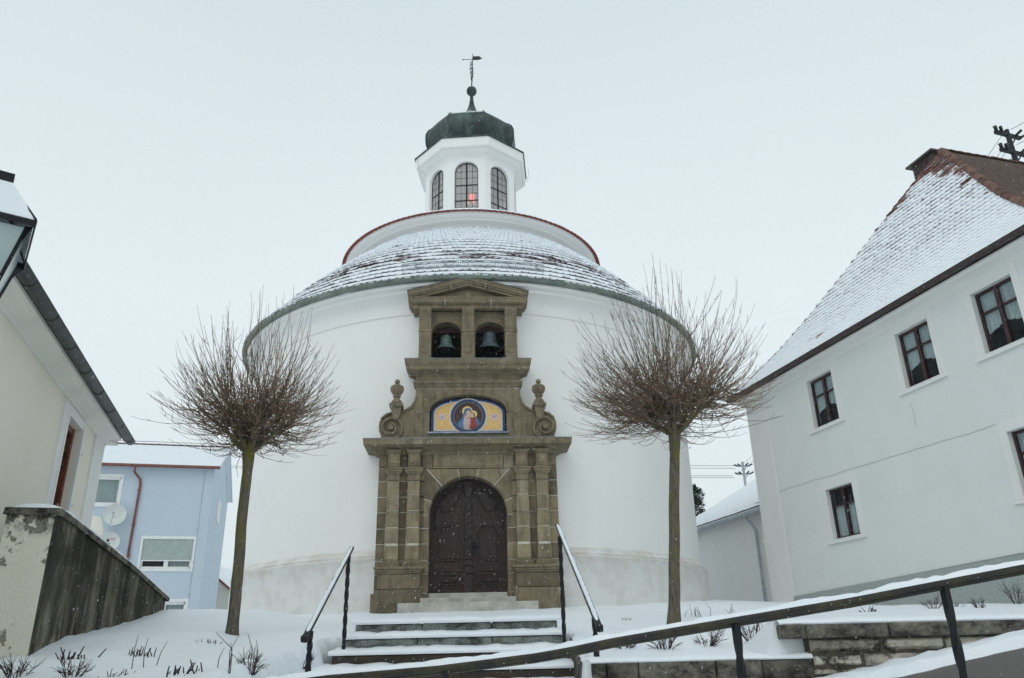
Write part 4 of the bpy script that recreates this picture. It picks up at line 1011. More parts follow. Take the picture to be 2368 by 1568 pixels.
# big mossy rail in the foreground
FR = empty('street_railing', (1.2, 4.9, .95)); tag(FR, 'long mossy dark railing capped with snow crossing the foreground', 'railing')
rp = [(-2.6, 5.3, 1.36), (-1.17, 5.2, 1.505), (-.48, 5.1, 1.545), (.09, 5.0, 1.60), (.30, 4.98, 1.63), (.56, 4.95, 1.675), (1.22, 4.9, 1.765), (1.93, 4.8, 1.86), (2.92, 4.7, 2.015), (3.8, 4.62, 2.16), (5.2, 4.5, 2.42), (7.2, 4.36, 2.78)]
def tolocal(o, E_): o.location = -Vector(E_.location); return o
b_ = MB(); b_.tube([(x, y, z) for x, y, z in rp], .028, 12, .5)
tolocal(b_.build('rail_bar', 'rail', FR, smooth=True), FR)
b_ = MB(); b_.tube([(x, y + .004, z - .032) for x, y, z in rp], .009, 6, .5); tolocal(b_.build('rail_flange', 'rail', FR), FR)
b_ = MB(); snow_ridge(b_, [(x, y, z + .020) for x, y, z in rp], .027, .027, 5, 9); tolocal(b_.build('snow_cover', 'snow', FR, smooth=True), FR)
for px_, py_, zz in ((-.45, 5.09, 1.53), (1.275, 4.89, 1.75), (2.47, 4.755, 1.92), (3.75, 4.625, 2.14), (5.1, 4.51, 2.39), (6.5, 4.41, 2.64)):
    p_ = MB(); twist_post(p_, px_, py_, .5, zz, .020, 2.6, 64); tolocal(p_.build('post', 'iron', FR), FR)

# ------------------------------------------------------------------ retaining wall
RW = empty('retaining_wall', (2.4, 7.1, 1.0)); tag(RW, 'low limestone block retaining wall with snow capped coping, right of the stairs', 'wall')
cp_ = MB()
def cap(x0, x1, z1, h, y0=6.99):
    cp_.box(x0 + .004, x1 - .004, y0 + random.uniform(-.008, .008), 7.30, z1 - h, z1 - random.uniform(0, .006))
xs_ = [.60, .72, .98, 1.62, 2.0, 2.42]
for a, b in zip(xs_, xs_[1:]): cap(a, b, 1.535, .15)
xs_ = [2.20, 2.40, 3.10, 3.62, 4.30, 5.1, 6.0, 7.0, 8.2]
for i_, (a, b) in enumerate(zip(xs_, xs_[1:])): cap(a, b, 1.80, .115, 6.985)
tolocal(cp_.build('coping', 'coping', RW, bevel=.010), RW)
st_ = MB()
def course(x0, x1, z0, z1):
    x = x0
    while x < x1 - .05:
        w_ = random.uniform(.28, .62); b = min(x1, x + w_)
        if x1 - b < .12: b = x1
        g = .008; yy = 7.02 + random.uniform(-.012, .012)
        # rock-faced block: subdivided front with noise
        nxs, nzs = max(3, int((b - x) / .035)), 4; vs = []
        for k in range(nzs + 1):
            for i in range(nxs + 1):
                u = x + g + (b - x - 2 * g) * i / nxs; v = z0 + g + (z1 - z0 - 2 * g) * k / nzs
                ed = (i in (0, nxs)) or (k in (0, nzs))
                u += .006 * mnoise.noise(Vector((u * 20, v * 20, 2))) ; v += .008 * mnoise.noise(Vector((u * 14, v * 9, 7)))
                vs.append((u, yy + (.022 if ed else -.014 * (1 + mnoise.noise(Vector((u * 16, v * 16, 0))))), v))
        m0 = nxs + 1
        fs = [(k * m0 + i, k * m0 + i + 1, (k + 1) * m0 + i + 1, (k + 1) * m0 + i) for k in range(nzs) for i in range(nxs)]
        st_.add(vs, fs); x = b
zc_ = 1.685
for z1, z0, xa in ((1.683, 1.575, 2.42), (1.565, 1.46, 2.42)): course(xa, 8, z0, z1)
for k in range(5):
    z1 = 1.385 - k * .11 + (.07 if False else 0); course(.62, 2.42 if k == 0 else 8, z1 - .10, z1)
course(2.42, 8, 1.385 - .10 + .11, 1.455); course(2.42, 8, 1.285, 1.38)
tolocal(st_.build('stone_courses', 'rubble', RW), RW)
jb = MB(); jb.box(.61, 8.0, 7.036, 7.28, .8, 1.39, .5); jb.box(2.415, 8.0, 7.036, 7.28, 1.39, 1.69, .5); tolocal(jb.build('joint_core', 'joint', RW), RW)
sc = MB()
def capsnow(x0, x1, z, seed):
    xs = axis([(x0, x1, .05)]); nx = len(xs); ysn = [7.0, 6.992, 7.02, 7.08, 7.2, 7.42]; vs = []
    for j, yy in enumerate(ysn):
        for x in xs:
            e = mnoise.noise(Vector((x * 3, seed, 3))); e2 = mnoise.noise(Vector((x * 16, seed, 8)))
            vs.append((x, yy + .012 * e + .004 * e2, z + (0, .25, .7, .95, 1.05, 1.0)[j] * (.048 + .016 * e + .006 * e2)))
    sc.add(vs, [(j * nx + k, j * nx + k + 1, (j + 1) * nx + k + 1, (j + 1) * nx + k) for j in range(5) for k in range(nx - 1)], .5)
capsnow(.58, 2.43, 1.532, 1); capsnow(2.185, 8.2, 1.797, 4)
tolocal(sc.build('snow_cover', 'snow', RW, smooth=True), RW)

# ------------------------------------------------------------------ trees
def whip_tree(name, bx, by, bz, hz, lean, seed, label, nwh=520, W=1.3, H=1.75, r0=.066):
    rnd = random.Random(seed)
    T = empty(name, (bx, by, bz)); tag(T, label, 'tree', 'pollarded bare trees in front of the chapel')
    tr = MB(); pts = []; rad = []
    n = 22
    for i in range(n + 1):
        t = i / n; z = -.15 + t * (hz + .15)
        wob = .018 * mnoise.noise(Vector((t * 4, seed, 0)))
        pts.append((lean * t + wob, .02 * mnoise.noise(Vector((t * 4, seed, 5))), z))
        r = r0 * (1.12 - .16 * t) + (.03 * (1 - t * 8) if t < .125 else 0) + .018 * sm(.86, .97, t) + .003 * mnoise.noise(Vector((t * 30, seed, 1)))
        rad.append(r)
    tr.tube(pts, rad, 18, .5)
    # knobby head and scaffold limbs
    top = Vector((lean, 0, hz)); knots = []
    for k in range(17):
        a = k * 2.4 + rnd.random() * .8; el = rnd.uniform(.30, 1.35); L = rnd.uniform(.30, .62)
        d = Vector((math.cos(a) * math.cos(el), math.sin(a) * math.cos(el), math.sin(el)))
        p0 = top + Vector((0, 0, -.07)) + Vector((d.x, d.y, 0)) * .03; wob = Vector((rnd.gauss(0, .03), rnd.gauss(0, .03), 0))
        p1 = p0 + d * L * .4 + wob; p2 = p0 + d * L * .75 + wob * .4 + Vector((0, 0, .05)); p3 = p0 + d * L + Vector((rnd.gauss(0, .03), rnd.gauss(0, .03), .09))
        tr.tube([p0, p1, p2, p3], [.046, .034, .025, .030], 7, .5)
        knots += [p3, p3, p2]
        if rnd.random() < .5: knots.append(p1)
        for q in range(3):
            a2 = a + rnd.uniform(-1.1, 1.1); el2 = rnd.uniform(.15, 1.35); L2 = rnd.uniform(.10, .34)
            d2_ = Vector((math.cos(a2) * math.cos(el2), math.sin(a2) * math.cos(el2), math.sin(el2)))
            b0 = rnd.choice((p2, p3)); p4 = b0 + d2_ * L2; tr.tube([b0, (b0 + p4) / 2 + Vector((0, 0, -.012)), p4], [.022, .015, .017], 6, .4); knots += [p4, p4]
    tr.build('trunk', 'bark', T, smooth=True)
    cr = MB(); C0 = top + Vector((0, 0, .12))
    for k in range(nwh):
        p = rnd.choice(knots) + Vector((rnd.gauss(0, .025), rnd.gauss(0, .025), rnd.gauss(0, .03)))
        out = p - C0; az = math.atan2(out.y, out.x); e0 = math.atan2(out.z, math.hypot(out.x, out.y) + .02)
        a = az + rnd.gauss(0, .55); el = e0 * .75 + rnd.gauss(.05, .38); el = max(-.12, min(1.48, el + .06))
        d = Vector((math.cos(a) * math.cos(el), math.sin(a) * math.cos(el), math.sin(el)))
        te = math.hypot(math.cos(el) / W, max(math.sin(el), 0) / H)
        reach = min(1.12 * W if el < .3 else 9, rnd.uniform(.66, 1.06) / te)
        tgt = C0 + d * reach; L = max(.35, (tgt - p).length); dirv = (tgt - p).normalized()
        sgm = 9; pos = Vector(p); pl = [pos.copy()]; ce = max(0, math.cos(el))
        d0 = (dirv + Vector((0, 0, -.34 * ce)) + Vector((rnd.gauss(0, .16), rnd.gauss(0, .16), 0))).normalized()
        d1 = (dirv + Vector((0, 0, rnd.uniform(.45, 1.0) * ce))).normalized(); ph = rnd.random() * 6; wb = Vector((rnd.gauss(0, .07), rnd.gauss(0, .07), rnd.gauss(0, .05)))
        for i in range(sgm):
            t = (i + 1) / sgm
            dd = (d0 * (1 - t) + d1 * t + wb * math.sin(4.5 * t + ph) + Vector((rnd.gauss(0, .045), rnd.gauss(0, .045), rnd.gauss(0, .035)))).normalized()
            pos = pos + dd * (L * 1.05 / sgm); pl.append(pos.copy())
        tone = rnd.random(); r0_ = rnd.uniform(.0052, .0074)
        cr.tube(pl, [r0_ * (1 - .66 * i / sgm) for i in range(sgm + 1)], 3, tone, cap=False)
        for q in range(rnd.randint(1, 4)):                       # side shoots
            i = rnd.randint(2, sgm - 1); b0 = pl[i]; along = (pl[i + 1] - pl[i]).normalized()
            sd = (along + Vector((rnd.gauss(0, .38), rnd.gauss(0, .38), rnd.gauss(.1, .3)))).normalized(); Ls = rnd.uniform(.10, .36) * (1.2 - i / sgm)
            cr.tube([b0, b0 + sd * Ls * .5 + Vector((0, 0, .01)), b0 + (sd + Vector((0, 0, .35))) * Ls], [.0038, .0029, .0018], 3, tone, cap=False)
    # short tangled inner twigs
    for k in range(620):
        p = rnd.choice(knots) + Vector((rnd.gauss(0, .10), rnd.gauss(0, .10), rnd.gauss(.03, .10)))
        d = Vector((rnd.gauss(0, 1), rnd.gauss(0, 1), rnd.gauss(.15, .6))).normalized(); L = rnd.uniform(.10, .34)
        cr.tube([p, p + d * L * .5 + Vector((rnd.gauss(0, .02), rnd.gauss(0, .02), .01)), p + d * L + Vector((0, 0, .03))], [.006, .005, .003], 3, rnd.random(), cap=False)
    cr.build('crown', 'twig', T)
    sn = MB()
    for k in range(46):
        p = rnd.choice(knots) + Vector((rnd.gauss(0, .05), rnd.gauss(0, .05), .02)); r = rnd.uniform(.012, .032)
        sn.lathe([(.001, p.z - r * .3), (r, p.z), (r * .8, p.z + r * .5), (.001, p.z + r * .8)], 7, c=(p.x, p.y))
    sn.build('snow_cover', 'snow', T, smooth=True)['kind'] = 'stuff'
    return T
whip_tree('pollard_tree', -3.61, 10.5, 1.88, 2.47, -.05, 11, 'bare pollarded tree with round twiggy crown left of the portal, mossy upper trunk', 500, 1.34, 2.2)
whip_tree('pollard_tree', 1.95, 10.5, 1.95, 2.52, .27, 23, 'bare pollarded tree with broader dense crown right of the portal, by the white house', 630, 1.50, 2.42, .069)

# ------------------------------------------------------------------ pruned rose stubs in the snow
def shrub(x, y, kind, s, label):
    rnd = random.Random(int(x * 1000 + y * 77)); z = terr(x, y)
    m_ = MB()
    if kind == 'stub':
        s *= .95
        for k in range(rnd.randint(16, 24)):
            a = rnd.random() * 2 * PI; r = rnd.uniform(0, .16) * s; b = Vector((r * math.cos(a), r * math.sin(a), -.05)); L = rnd.uniform(.02, .11) * s
            t = b + Vector((rnd.gauss(0, .045), rnd.gauss(0, .03), (L + .05) * rnd.uniform(.6, 1))); m_.tube([b, (b + t) / 2 + Vector((rnd.gauss(0, .008), 0, 0)), t], [.0062 * s, .0058 * s, .0042 * s], 5)
    elif kind == 'twig':
        s *= 1.0 if x < 0 else 1.35
        for k in range(rnd.randint(18, 26)):
            a = rnd.random() * 2 * PI; b = Vector((.03 * math.cos(a), .03 * math.sin(a), -.04)); L = rnd.uniform(.08, .20) * s; el = rnd.uniform(.5, 1.4)
            d = Vector((math.cos(a) * math.cos(el), math.sin(a) * math.cos(el), math.sin(el))); t = b + d * L; mid = b + d * L * .5 + Vector((rnd.gauss(0, .012), rnd.gauss(0, .012), .01))
            m_.tube([b, mid, t], [.0040, .003, .0015], 4)
            for q in range(3):
                e = (d + Vector((rnd.gauss(0, .6), rnd.gauss(0, .6), rnd.gauss(0, .3)))).normalized() * L * .4; m_.tube([mid, mid + e], [.0024, .0011], 3)
    else:
        for k in range(rnd.randint(3, 6)):
            r = rnd.uniform(0, .2) * s; a = rnd.random() * 2 * PI; b = Vector((r * math.cos(a), r * math.sin(a), -.04)); L = rnd.uniform(.14, .32) * s
            m_.tube([b, b + Vector((rnd.gauss(0, .02), 0, L * .6)), b + Vector((rnd.gauss(0, .05), 0, L))], [.0042, .0032, .0018], 4)
    o = m_.build('rose_bush', 'stem'); o.location = (x, y, z); tag(o, label, 'shrub', 'pruned shrubs poking out of the snow'); return o
E_ = Vector((0, 0, 1.6))
def ray(px, py): return F0 + camR * ((px - 1183.5) / F) - camU * ((py - 784) / F)
def on_ground(px, py):        # where a photo pixel's line of sight meets the snow: real ground positions
    r = ray(px, py); y = 5.0
    while y < 20:
        p = E_ + r * (y / r.y)
        if p.z <= terr(p.x, p.y) + .01: return p.x, p.y
        y += .05
    return None
SH = [(170, 1522, 'stub', 1.2, 'cluster of dark cut stems near the foot of the stained wall'),
      (322, 1515, 'stub', .95, 'low dark cut stems midway between the stained wall and left tree'),
      (484, 1484, 'stub', .6, 'small dark tuft in the snow just left of the left tree trunk'),
      (425, 1556, 'stub', 1.1, 'reddish cut stubs below the left tree near the picture bottom'),
      (580, 1546, 'twig', 1.15, 'loose twiggy bush in front of the left tree trunk'),
      (272, 1560, 'stub', .6, 'few upright stubs in the snow at the bottom between two bushes'),
      (545, 1550, 'stalk', 1.0, 'thin dry stalks beside the loose twiggy bush'),
      (165, 1562, 'twig', 1.1, 'spiky twig bush at the bottom below the stained wall'),
      (35, 1562, 'twig', 1.3, 'dark twiggy bush in the bottom left corner'),
      (700, 1545, 'twig', .9, 'thorny twigs beside the lower post of the left handrail'),
      (340, 1540, 'stalk', 1.0, 'thin pale stalks between the cut stubs on the left slope'),
      (1448, 1432, 'stub', .5, 'small snowy tuft between the right handrail and right tree'),
      (1440, 1495, 'twig', .7, 'low twigs just behind the railing right of the stairs'),
      (1537, 1500, 'twig', 1.0, 'rounded twig bush behind the railing right of the handrail'),
      (1637, 1492, 'twig', 1.0, 'twig bush behind the railing left of its middle post'),
      (1738, 1490, 'twig', 1.05, 'twig bush just right of the middle railing post'),
      (1622, 1424, 'stalk', .9, 'dry seed heads in the snow right of the right tree trunk'),
      (1600, 1424, 'stalk', .8, 'drooping dead flower beside the right tree trunk'),
      (1690, 1424, 'stalk', .7, 'tiny stems in the snow further right of the right tree'),
      (2010, 1412, 'stub', 1.0, 'dense cut bush above the stone wall'),
      (2158, 1405, 'twig', 1.2, 'upright twig bush left of the right railing post'),
      (2205, 1400, 'stub', .8, 'dark cut stems right behind the right railing post'),
      (2262, 1404, 'twig', .9, 'small grey twig bush right of the right railing post'),
      (2350, 1395, 'twig', 1.9, 'tall spreading bare shrub at the right picture edge'),
      (2330, 1365, 'twig', 1.8, 'bare shrub against the house plinth at the right edge'),
      (1920, 1408, 'stub', .4, 'little dark tuft under the railing above the wall end'),
      (1850, 1408, 'stalk', .5, 'two short stalks in the snow above the wall end')]
for px_, py_, kd, s_, lb in SH:
    g = on_ground(px_, py_)
    if g: shrub(g[0], g[1], kd, s_, lb)

# ------------------------------------------------------------------ white-green house on the right
HC = Vector((7.459, 24.0, 0)); HR = math.atan2(-.96290, .26984)
HS = empty('corner_house', (HC.x, HC.y, 0), HR)
tag(HS, 'pale green two storey house with steep snowy red tiled hipped roof and dark red windows', 'house')
wins = [(3.14, 4.22, 7.22, 8.60), (6.69, 7.75, 7.22, 8.60), (9.02, 10.06, 7.22, 8.60), (3.14, 4.22, 4.24, 5.54), (9.02, 10.06, 4.24, 5.56), (11.5, 12.55, 7.22, 8.6), (11.5, 12.55, 4.24, 5.56)]
m_ = MB(); wall_holes(m_, 0.0, 14., 2., 8.98, wins, 0, .24); m_.box(0, 14., .5, 9, 2., 8.98, .5); m_.box(.0, .02, .0, 9.0, 2., 8.98, .5)
# thin wandering crack: proud grey tubes, the shade of its groove put into their colour
wl = m_.build('wall', 'green_plaster', HS)
cr = MB(); pts = []
for i in range(80):
    s_ = .1 + i * .13; z = 5.95 - .021 * s_ + .035 * mnoise.noise(Vector((s_ * 1.3, 0, 0))) + .006 * mnoise.noise(Vector((s_ * 6, 3, 0)))
    pts.append((s_, -.004, z))
cr.tube(pts, .006, 4, .5); cr.tube([(6.72, -.003, 6.9), (6.75, -.003, 6.6), (6.73, -.003, 6.3)], .005, 4); cr.build('plaster_crack', mk_flat('crack_shadow_grey', (.48, .50, .48), .9), HS)
m_ = MB(); m_.box(-.03, 1.02, -.025, .2, 2., 8.97, .5); m_.build('corner_pilaster', 'offwhite_trim', HS)
# sloping rough plinth
m_ = MB(); m_.add([(1.03, -.035, 2.0), (14, -.035, 2.0), (14, -.035, 3.42), (8.7, -.035, 3.23), (2.3, -.035, 3.03), (1.03, -.035, 2.98)], [(0, 1, 2, 3, 4, 5)], .5)
m_.add([(1.03, -.035, 2.98), (14, -.035, 3.42), (14, 0, 3.43), (1.03, 0, 2.99)], [(0, 1, 2, 3)], .5); m_.build('plinth', 'house_plinth', HS)
# eave cove moulding, gutter
m_ = MB()
pr2 = [(0, 8.80), (-.03, 8.81), (-.035, 8.86), (-.06, 8.88), (-.09, 8.90), (-.16, 8.93), (-.26, 8.95), (-.27, 8.99), (-.30, 9.0), (-.30, 9.04), (0, 9.05)]
vs = [(-.1, y, z) for y, z in pr2] + [(14.2, y, z) for y, z in pr2]; n_ = len(pr2)
m_.add(vs, [(i, i + 1, i + 1 + n_, i + n_)[::-1] for i in range(n_ - 1)] + [tuple(range(n_))], .5); m_.build('eave_moulding', 'offwhite_trim', HS)
m_ = MB(); gy0, gz0, gr = -.40, 9.13, .085
vs = []; ng = 9
for s_ in [-.42 + i * .5 for i in range(31)]:
    for k in range(ng): a = PI + PI * k / (ng - 1); vs.append((s_, gy0 + gr * math.cos(a), gz0 + gr * math.sin(a)))
m_.add(vs, [(i * ng + k, i * ng + k + 1, (i + 1) * ng + k + 1, (i + 1) * ng + k) for i in range(30) for k in range(ng - 1)], .5)
m_.tube([(-.42, gy0 - gr, gz0 + .004), (14.5, gy0 - gr, gz0 + .004)], .012, 6); m_.add(vs[:ng], [tuple(range(ng))], .5)
for i in range(18): s_ = -.2 + i * .8; m_.tube([(s_, gy0 + (gr + .004) * math.cos(PI + PI * k / 8), gz0 + (gr + .004) * math.sin(PI + PI * k / 8)) for k in range(9)], .007, 4)
m_.build('gutter', 'brown_gutter', HS)
m_ = MB(); m_.box(-.3, 14.2, -.32, .1, 9.05, 9.09, .5); m_.build('soffit_board', 'brown_gutter', HS)
# roof: hipped; front face with tile rows
PK = Vector((4.62, 5.36, 16.31)); EL = Vector((-.50, -.40, 9.17)); ER = Vector((11.6, -.40, 9.17))
def prof_roof(v):            # bellcast near the eave
    return v - .055 * math.sin(PI * min(1, v * 1.0)) if False else v - .05 * math.sin(PI * v) ** 1.0 * (1 - v)
def hsurf(u, v):
    a = EL.lerp(PK, v); b = ER.lerp(PK, v); p = a.lerp(b, u)
    dz = -.62 * math.sin(PI * v) * (1 - v); p = Vector((p.x, p.y, p.z + dz))
    ln = math.hypot(PK.y - EL.y, PK.z - EL.z)
    sl = Vector((0, PK.y - EL.y, PK.z - EL.z)).normalized(); n_ = Vector((0, -sl.z, sl.y))
    return p, n_, ln
m_ = MB()
nrow = 36
for r in range(nrow):      # rows cut to the triangle: one row at a time, tile count shrinking with the width
    v0 = r / nrow; wdt = (ER.x - EL.x) * (1 - v0); nt = max(2, int(wdt / .185)); sub = 4; NU = nt * sub
    jits = [random.uniform(-1, 1) * .016 for _ in range(nt + 2)]; lift = [random.uniform(.7, 1.4) for _ in range(nt + 2)]
    off = .5 if r % 2 else 0; seg = []
    for i in range(NU + 1):
        f = i / sub + off; ti = int(f); fr = f - ti; sc_ = math.sqrt(max(0, 1 - (2 * fr - 1) ** 2))
        dv = (.05 * (sc_ - 1) + jits[ti]) / 8.9; u = i / NU; tt = .052 * lift[ti] * (.30 + .70 * sm(.05, .45, v0 + .05 * mnoise.noise(Vector((u * 6, v0 * 6, 0)))))
        Pa, Na, _ = hsurf(u, max(0, v0 - dv)); Pb, Nb, _ = hsurf(u, min(.999, (r + 1.15) / nrow)); seg.append((Pa + Na * .001, Pa + Na * tt * .45, Pa + Na * tt, Pb + Nb * .003))
    for k in range(0, NU, sub):
        o_ = len(m_.v); s2 = seg[k:k + sub + 1]; tone = random.random()
        for q_ in s2: m_.v += [tuple(z_) for z_ in q_]
        for i in range(len(s2) - 1):
            a = o_ + i * 4; m_.f.append([a, a + 4, a + 5, a + 1]); m_.t.append(tone); m_.mi.append(1)
            for q in (1, 2): m_.f.append([a + q, a + 4 + q, a + 5 + q, a + 1 + q]); m_.t.append(tone); m_.mi.append(0)
m_.build('front_roof', ['roof2_snow', 'roof2_lip'], HS)
RB = Vector((4.62, 12., 16.31))
m_ = MB(); hipR = [Vector(hsurf(1, v)[0]) for v in [i / 12 for i in range(13)]]; hipL = [Vector(hsurf(0, v)[0]) for v in [i / 12 for i in range(13)]]
farR = [Vector((p.x, 14., p.z)) for p in hipR]; farL = [Vector((p.x, 14., p.z)) for p in hipL]
n_ = 13
m_.add(hipR + farR, [(i, i + n_, i + 1 + n_, i + 1) for i in range(12)], .5); m_.add(hipL + farL, [(i, i + 1, i + 1 + n_, i + n_) for i in range(12)], .5)
m_.build('side_roof', 'roof_bare', HS)
m_ = MB()
def ridge_tiles(p0s, size=.11, step=.33):
    pts = [Vector(p) for p in p0s]
    for a, b in zip(pts, pts[1:]):
        L = (b - a).length; k = max(1, int(L / step)); d = (b - a) / k; t = d.normalized(); sd = t.cross(Vector((0, 0, 1))).normalized(); up_ = sd.cross(t)
        for i in range(k):
            q0 = a + d * i - t * .03; q1 = a + d * (i + 1); vs = []; jt = random.uniform(-.01, .01)
            for pt_, rr in ((q0, size * 1.08), (q1, size * .9)):
                for c in range(7): an = PI * c / 6; vs.append(pt_ + sd * rr * math.cos(an) + up_ * (rr * .85 * math.sin(an) - .03 + jt))
            m_.add(vs, [(c, c + 1, c + 8, c + 7) for c in range(6)] + [tuple(range(7)), tuple(range(13, 6, -1))])
ridge_tiles(hipR[::-1][:]); ridge_tiles([PK, RB])
m_.build('ridge_tiles', mk_flat('weathered_ridge_tiles', (.19, .10, .075), .85, .2, 0, .4, 3), HS)
m_ = MB(); ridge_tiles(hipL[:], .06, .25); m_.build('hip_tiles', 'tile', HS)
# chimney
m_ = MB(); cx0, cx1, cy0, cy1 = 1.86, 2.8, 7.0, 7.8
m_.box(cx0, cx1, cy0, cy1, 14.0, 17.75, .5)
for k in range(22):
    z = 16.1 + k * .075
    for q in range(4):
        m_.box(cx0 - .006 + q * .175 + (.08 if k % 2 else 0) * (q < 3), cx0 - .006 + q * .175 + .165, cy0 - .008, cy0, z, z + .062); m_.box(cx0 - .008, cx0, cy0 + q * .175, cy0 + q * .175 + .16, z, z + .062)
ch = m_.build('chimney', 'brick', HS); m_ = MB(); m_.box(cx0 - .16, cx1 + .16, cy0 - .16, cy1 + .16, 17.75, 17.82, .5); m_.build('chimney_cap', 'brown_gutter', ch)
# windows
def house_window(E0, s0, s1, z0, z1, curtain, yb=.15, out=-1, frame='win_red', sur='offwhite_trim', lean=False):
    W_ = MB(); g = .20
    def by(y): return y * (-out)
    def BX(mb, x0, x1, ya, yb_, z0_, z1_, **k): a, b = sorted((by(ya), by(yb_))); mb.box(x0, x1, a, b, z0_, z1_, **k)
    BX(W_, s0 - g, s0, -.015, .002, z0 - .02, z1 + .22); BX(W_, s1, s1 + g * .8, -.015, .002, z0 - .02, z1 + .22); BX(W_, s0, s1, -.015, .002, z1, z1 + .22)
    BX(W_, s0 - .05, s0, -.028, -.015, z0 - .02, z1 + .05); BX(W_, s1, s1 + .05, -.028, -.015, z0 - .02, z1 + .05); BX(W_, s0, s1, -.028, -.015, z1, z1 + .05)
    sr = W_.build('window_surround', sur, E0, bevel=.006)
    b_ = MB(); BX(b_, s0 - g - .03, s1 + g * .8 + .03, -.055, .002, z0 - .10, z0 - .022); BX(b_, s0, s1, -.055, yb - .01, z0 - .0215, z0 + .004); b_.build('window_sill', sur, sr, bevel=.01)
    f = MB(); w_ = .055; y0, y1 = yb - .045, yb + .02; zt_ = z0 + (z1 - z0) * .66; xm = (s0 + s1) / 2
    BX(f, s0, s0 + w_, y0, y1, z0, z1); BX(f, s1 - w_, s1, y0, y1, z0, z1); BX(f, s0 + w_, s1 - w_, y0, y1, z1 - w_, z1); BX(f, s0 + w_, s1 - w_, y0, y1, z0 + .005, z0 + w_ + .01)
    BX(f, xm - .045, xm + .045, y0 - .012, y1, z0 + w_, z1 - w_); BX(f, s0 + w_, xm - .045, y0 + .008, y1, zt_ - .022, zt_ + .022); BX(f, xm + .045, s1 - w_, y0 + .008, y1, zt_ - .022, zt_ + .022)
    fo = f.build('window_frame', frame, sr, bevel=.005)
    gl = MB(); BX(gl, s0 + .03, s1 - .03, yb, yb + .004, z0 + .03, z1 - .03, tone=.5); gl.build('window_pane', 'glass', fo)
    c_ = MB()
    for a, b in ((s0 + .05, xm - .03), (xm + .03, s1 - .05)):
        nx = 26; vs = []
        if curtain == 'lace': ztop, zbot = z1 - .45, None
        for i in range(nx + 1):
            t = i / nx; x = a + (b - a) * t; yy = yb + .035 + .014 * math.sin(t * 23)
            if curtain == 'lace': zt2 = z1 - .03; zb_ = z0 + (z1 - z0) * (.34 + .10 * (t if a < xm - .2 else 1 - t)) - .03 * abs(math.sin(t * 9.4))
            elif curtain == 'low': zt2 = zt_ ; zb_ = z0
            else: zt2 = z1; zb_ = z0
            vs += [(x, by(yy), zb_), (x, by(yy), zt2)]
        c_.add(vs, [(i * 2, i * 2 + 2, i * 2 + 3, i * 2 + 1) for i in range(nx)], .5)
    c_.build('curtain', 'curtain', fo)
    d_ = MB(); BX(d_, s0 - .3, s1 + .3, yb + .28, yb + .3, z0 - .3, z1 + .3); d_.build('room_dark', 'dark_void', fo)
    return sr
for i_, (a, b, c, d) in enumerate(wins): house_window(HS, a, b, c, d, 'low' if i_ == 3 else 'lace')

# low outbuilding between chapel and house
OB = empty('outbuilding', (8.0, 27.5, 2.9), .0); tag(OB, 'low pale outbuilding with snow covered roof and grey downpipe behind the chapel', 'outbuilding')
gL = Vector((4.2, 23.9, 0)); 
def obp(px, py, Y): r = ray(px, py); return E_ + r * (Y / r.y)
gA = obp(1600, 1227, 27.6); gB = obp(1768, 1171, 25.3)            # gutter ends: the wing runs back to the left
sc_ = (gB.z - 1.6) ; 
zg = gB.z; k_ = (zg - 1.6) / (gA.z - 1.6); gA = E_ + (gA - E_) * k_  # same height as the near end
dG = (gB - gA); dG.z = 0; LG = dG.length; uG = dG / LG; nG = Vector((-uG.y, uG.x, 0))
if nG.y < 0: nG = -nG
gA = gA - uG * 2.5; LG += 2.6
def OP(s_, d, z): p_ = gA + uG * s_ + nG * d; return (p_.x - 8.0, p_.y - 27.5, z - 2.9)
b_ = MB(); vs = [OP(0, .25, .5), OP(LG, .25, .5), OP(LG, 6, .5), OP(0, 6, .5), OP(0, .25, zg), OP(LG, .25, zg), OP(LG, 6, zg), OP(0, 6, zg)]
b_.add(vs, [(3, 2, 1, 0), (4, 5, 6, 7), (0, 1, 5, 4), (1, 2, 6, 5), (2, 3, 7, 6), (3, 0, 4, 7)], .5); b_.build('wall', 'offwhite_trim', OB)
rf = MB(); vs = []; ni, nj = 60, 16
for j in range(nj + 1):
    for i in range(ni + 1):
        t = j / nj; vs.append(OP(-.1 + (LG + .2) * i / ni, -.02 + 4.6 * t, zg + .10 + 2.55 * t + .012 * math.sin(j * 2.6) + .02 * mnoise.noise(Vector((i * .3, j * .5, 0)))))
rf.add(vs, [(j * (ni + 1) + i, j * (ni + 1) + i + 1, (j + 1) * (ni + 1) + i + 1, (j + 1) * (ni + 1) + i) for j in range(nj) for i in range(ni)], .5)
rf.build('roof_snow', 'snow', OB, smooth=True)
te = MB()
for i in range(int((LG + .1) / .2)):
    s_ = .05 + i * .2; te.tube([OP(s_, -.03, zg + .055), OP(s_, .12, zg + .12)], .04, 8)
    if s_ > LG - 2.8: te.tube([OP(s_, .30, zg + .22), OP(s_, .42, zg + .29)], .055, 8)
te.build('eave_tiles', 'tile', OB)
gt = MB(); gt.tube([OP(0, -.06, zg - .04), OP(LG, -.06, zg - .04)], .09, 12)
for i in range(int(LG / .8)): gt.tube([OP(.3 + i * .8, -.06, zg - .04), OP(.33 + i * .8, -.06, zg - .04)], .10, 12)
gt.build('gutter', 'galv', OB, smooth=True)
dp_ = MB(); s0 = LG - 1.28
dp_.tube([OP(s0, -.03, zg - .06), OP(s0 + .02, -.02, zg - .22), OP(s0 + .12, .10, zg - .42), OP(s0 + .16, .17, zg - .62), OP(s0 + .16, .17, 2.6)], .045, 10)
for z in (zg - .65, 3.35): dp_.tube([OP(s0 + .16, .17, z), OP(s0 + .16, .17, z + .04)], .055, 10)
